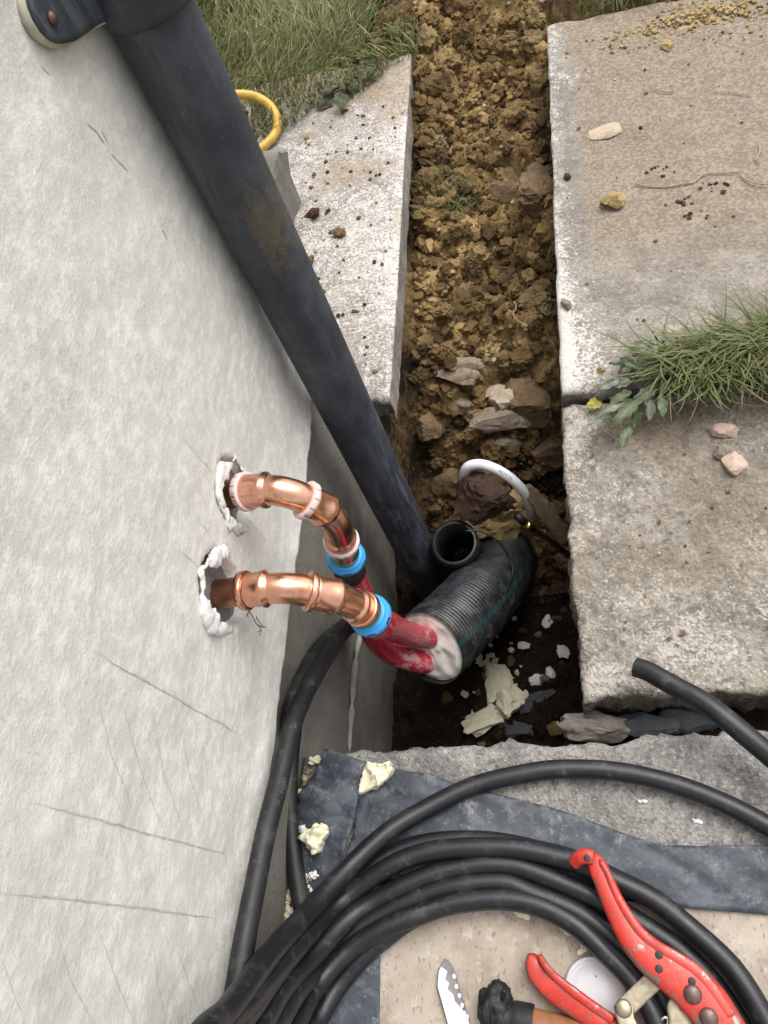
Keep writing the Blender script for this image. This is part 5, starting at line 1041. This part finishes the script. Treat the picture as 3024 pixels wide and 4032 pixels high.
under(tube('tape_wisp', [(-0.0923, -0.0836, 0.026), (-0.0889, -0.0796, 0.03), (-0.0891, -0.0759, 0.034), (-0.0867, -0.073, 0.038)], .0026, MT['tape'], 8, 20), tl)

# ------------------------------------------------------------------ yellow hose loop
YH = [(-0.6285, 1.3808, 0.06), (-0.5976, 1.389, 0.055), (-0.5682, 1.3935, 0.045), (-0.5415, 1.3833, 0.035), (-0.5227, 1.3657, 0.022), (-0.5141, 1.3386, 0.015), (-0.5183, 1.3059, 0.013), (-0.5358, 1.2798, 0.013), (-0.5696, 1.2487, 0.013), (-0.6197, 1.2026, 0.013)]
tag(tube('yellow_hose', YH, .0088, MT['yellow'], 18, 80), 'yellow hose looping out from behind the downpipe over the grass edge', 'hose')

# ------------------------------------------------------------------ grass
GREENS = np.array([(.125, .155, .042), (.17, .20, .065), (.21, .24, .10), (.10, .13, .04), (.30, .28, .15), (.38, .33, .20)])
def blades(name, n, base, length, lean_dir, lean, width, mat, label, cat, kind, dry=.25, segs=5, wild=.3):
    V, F, Cc = [], [], []; b = 0
    for k in range(n):
        x, y, z = base(); L = rnd.uniform(*length); a = lean_dir(x, y) + rnd.gauss(0, .75); le = min(1.6, max(.2, rnd.gauss(lean, .22)))
        w = rnd.uniform(*width); col = GREENS[rnd.randrange(4) if rnd.random() > dry else rnd.choice((4, 5))] * rnd.uniform(.75, 1.25)
        p = np.array([x, y, z]); ang = rnd.uniform(.1, .5); curl = rnd.gauss(0, wild); 
        for s in range(segs + 1):
            t = s / segs; d = np.array([math.cos(a), math.sin(a), 0]); sd = np.array([-d[1], d[0], 0]); ww = w * (1 - t) ** .7 + .0002
            V += [p - sd * ww, p + sd * ww]; tip = .25 * t; Cc += [col * (1 - tip) + GREENS[4] * tip] * 2
            th = ang + (le - ang) * min(1, t * 1.6) + .35 * max(0, t - .6); st_ = L / segs
            p = p + st_ * (math.sin(th) * d + math.cos(th) * np.array([0, 0, 1])); a += curl / segs
            if p[2] < z - .002 + 0 * s and z < .2: p[2] = max(p[2], z - .002)
            if s < segs: F.append((b + 2 * s, b + 2 * s + 1, b + 2 * s + 3, b + 2 * s + 2))
        b += 2 * (segs + 1)
    me = pyd(name, V, F); vcol3(me, 'tint', np.array(Cc)); o = link(name, me, mat)
    return tag(o, label, cat, kind=kind)
def turf_left():
    while True:
        x, y = rnd.uniform(-.95, -.245), rnd.uniform(1.28, 2.35)
        lim = 1.325 + (x + .536) * .52 + .018 * math.sin(x * 40)
        if y > lim and not (x > -.275 - .10 * max(0, y - 1.5) and y > 1.62): return (x, y, .001 if y < 1.51 else -.012)
blades('grass', 15000, turf_left, (.022, .060), lambda x, y: math.sin(x * 9) * 1.6 + math.cos(y * 7) * 1.5 - 1.0, 1.05, (.0009, .0019), MT['grass'], 'rough lawn grass beyond the dusty slab and downpipe', 'grass', 'stuff', .28, 4)
blades('grass', 700, lambda: (rnd.uniform(.07, .26), rnd.uniform(1.512, 1.72), -.015), (.03, .07), lambda x, y: -1.5, .9, (.001, .0018), MT['grass'], 'grass fringe at the far end of the large slab', 'grass', 'stuff', .3, 4)
blades('grass', 1600, lambda: (rnd.uniform(-.25, .75), rnd.uniform(1.72, 2.6), -.015), (.03, .07), lambda x, y: rnd.uniform(0, 6.3), .9, (.001, .0018), MT['grass'], 'sparse grass beyond the far end of the trench', 'grass', 'stuff', .4, 4)
GREENS = np.array([(.085, .125, .036), (.12, .165, .052), (.16, .20, .075), (.06, .095, .03), (.17, .165, .075), (.24, .20, .11)])
tx = lambda: (lambda t: (.135 + .26 * t + rnd.gauss(0, .012), .668 + .03 * t + rnd.gauss(0, .016), .0))(rnd.random() ** .8)
blades('grass_tuft', 2600, tx, (.04, .118), lambda x, y: -2.0 + rnd.gauss(0, .5), 1.32, (.0007, .0026), MT['grass'], 'thick grass tuft growing in the joint between the two right slabs', 'grass tuft', None, .24, 7, .9)
blades('trench_grass', 170, lambda: (lambda p: (p[0], p[1], soil_z(*p) + .004))((rnd.gauss(-0.1819, .028), rnd.gauss(1.1992, .022))), (.02, .05), lambda x, y: rnd.uniform(0, 6.3), 1.2, (.0006, .0011), MT['grass'], 'clump of dug-up turf lying on the trench soil', 'turf', None, .5, 4)
# wilted broad leaves
def leaf(L, W_, seed, curl):
    r = np.random.default_rng(seed); nu, nv = 12, 7; v, f = [], []
    for i in range(nu):
        t = i / (nu - 1); w = W_ * (math.sin(math.pi * min(1, t * .97 + .03)) ** .7) * (1 + .18 * math.sin(t * 23 + seed))
        for j in range(nv):
            s = (j / (nv - 1) - .5) * 2
            z = .25 * W_ * abs(s) + curl * L * math.sin(t * 2.6) * .5 - curl * L * t * t * .7 + .55 * W_ * float(fbm(np.array([t * 5, s * 1.6, seed * 1.7]), 2))
            v.append((t * L, s * w, z))
    for i in range(nu - 1):
        for j in range(nv - 1): f.append((i * nv + j, i * nv + j + 1, (i + 1) * nv + j + 1, (i + 1) * nv + j))
    return v, f
def leaf_plant(name, label, spots, cols, root):
    t = thing(name, label, 'plant', root)
    for k, (x, y, z, a, L, W_) in enumerate(spots):
        v, f = leaf(L, W_, k + 3, rnd.uniform(.1, .35)); me = pyd('leaf', v, f)
        c = np.array(cols[k % len(cols)]); sh = np.array([.85 + .3 * rnd.random() for _ in v]); mid = np.array([1.35 if abs(q[1]) < W_ * .06 else 1 for q in v])
        vcol3(me, 'tint', c[None] * sh[:, None] * mid[:, None]); o = link('leaf', me, MT['leaf'])
        o.location = (x, y, z); o.rotation_euler = (rnd.uniform(-.9, .9), rnd.uniform(-.15, .45), a + rnd.uniform(-.4, .4)); under(o, t)
    return t
sp = []
for (px, py), a, L, W_ in zip([(0.1278, 0.6794), (0.1143, 0.6651), (0.1093, 0.6776), (0.1304, 0.6438), (0.0999, 0.6394), (0.1178, 0.6375), (0.1394, 0.674), (0.1075, 0.6233), (0.092, 0.6173), (0.1323, 0.6948), (0.1486, 0.7049), (0.1161, 0.6848), (0.0785, 0.5998), (0.1009, 0.651), (0.1345, 0.6242), (0.0924, 0.6598)], [3.4, 3.0, 2.6, 4.0, 3.5, 4.4, 2.8, 3.9, 3.5, 2.5, 2.2, 3.3, 3.4, 3.0, 4.5, 3.1], [.05, .055, .04, .05, .045, .05, .04, .06, .05, .04, .045, .04, .045, .04, .04, .05], [.012, .011, .010, .012, .009, .011, .011, .012, .010, .009, .011, .010, .009, .010, .010, .008]):
    px, py = px - .012, py - .014; sp.append((px, py, .016 + rnd.uniform(0, .024), a, L * .8, W_ * .72))
    if rnd.random() < .7: sp.append((px + rnd.gauss(0, .012), py + rnd.gauss(0, .010), .006 + rnd.uniform(0, .015), a + rnd.gauss(0, .5), L * .8, W_ * .7))
leaf_plant('wilted_weed', 'wilted grey-green broad-leaved weed at the left end of the grass tuft', sp, [(.15, .19, .12), (.20, .24, .165), (.14, .175, .10), (.26, .285, .22)], (.13, .66, 0))
sp = [(px, py, .012 + rnd.uniform(0, .012), rnd.uniform(3.5, 6.0), .04, .014) for px, py in [(-0.4099, 1.4428), (-0.3974, 1.4108), (-0.384, 1.4211), (-0.4108, 1.4004), (-0.3856, 1.3837), (-0.432, 1.4204), (-0.35, 1.476), (-0.3343, 1.4568)]]
leaf_plant('ivy_weed', 'grey-green leafy weed at the lawn edge by the dusty slab', sp, [(.10, .115, .065), (.13, .14, .085)], (-.42, 1.42, -.01))
v, f = leaf(.022, .009, 5, .2); me = pyd('yellow_leaf', v, f); vcol3(me, 'tint', np.tile((.45, .42, .10), (len(v), 1))); o = link('yellow_leaf', me, MT['leaf']); o.location = (*(0.0301, 0.6279), -.006); o.rotation_euler.z = .3; tag(o, 'small yellow leaf on the weathered slab corner', 'leaf')
v, f = leaf(.030, .007, 8, .25); me = pyd('pale_leaf', v, f); vcol3(me, 'tint', np.tile((.40, .46, .42), (len(v), 1))); o = link('pale_leaf', me, MT['leaf']); lp = (-0.036, 1.1243); o.location = (lp[0], lp[1], soil_z(*lp) + .022); o.rotation_euler.z = .1; tag(o, 'single pale leaf on trench soil by the right slab', 'leaf')
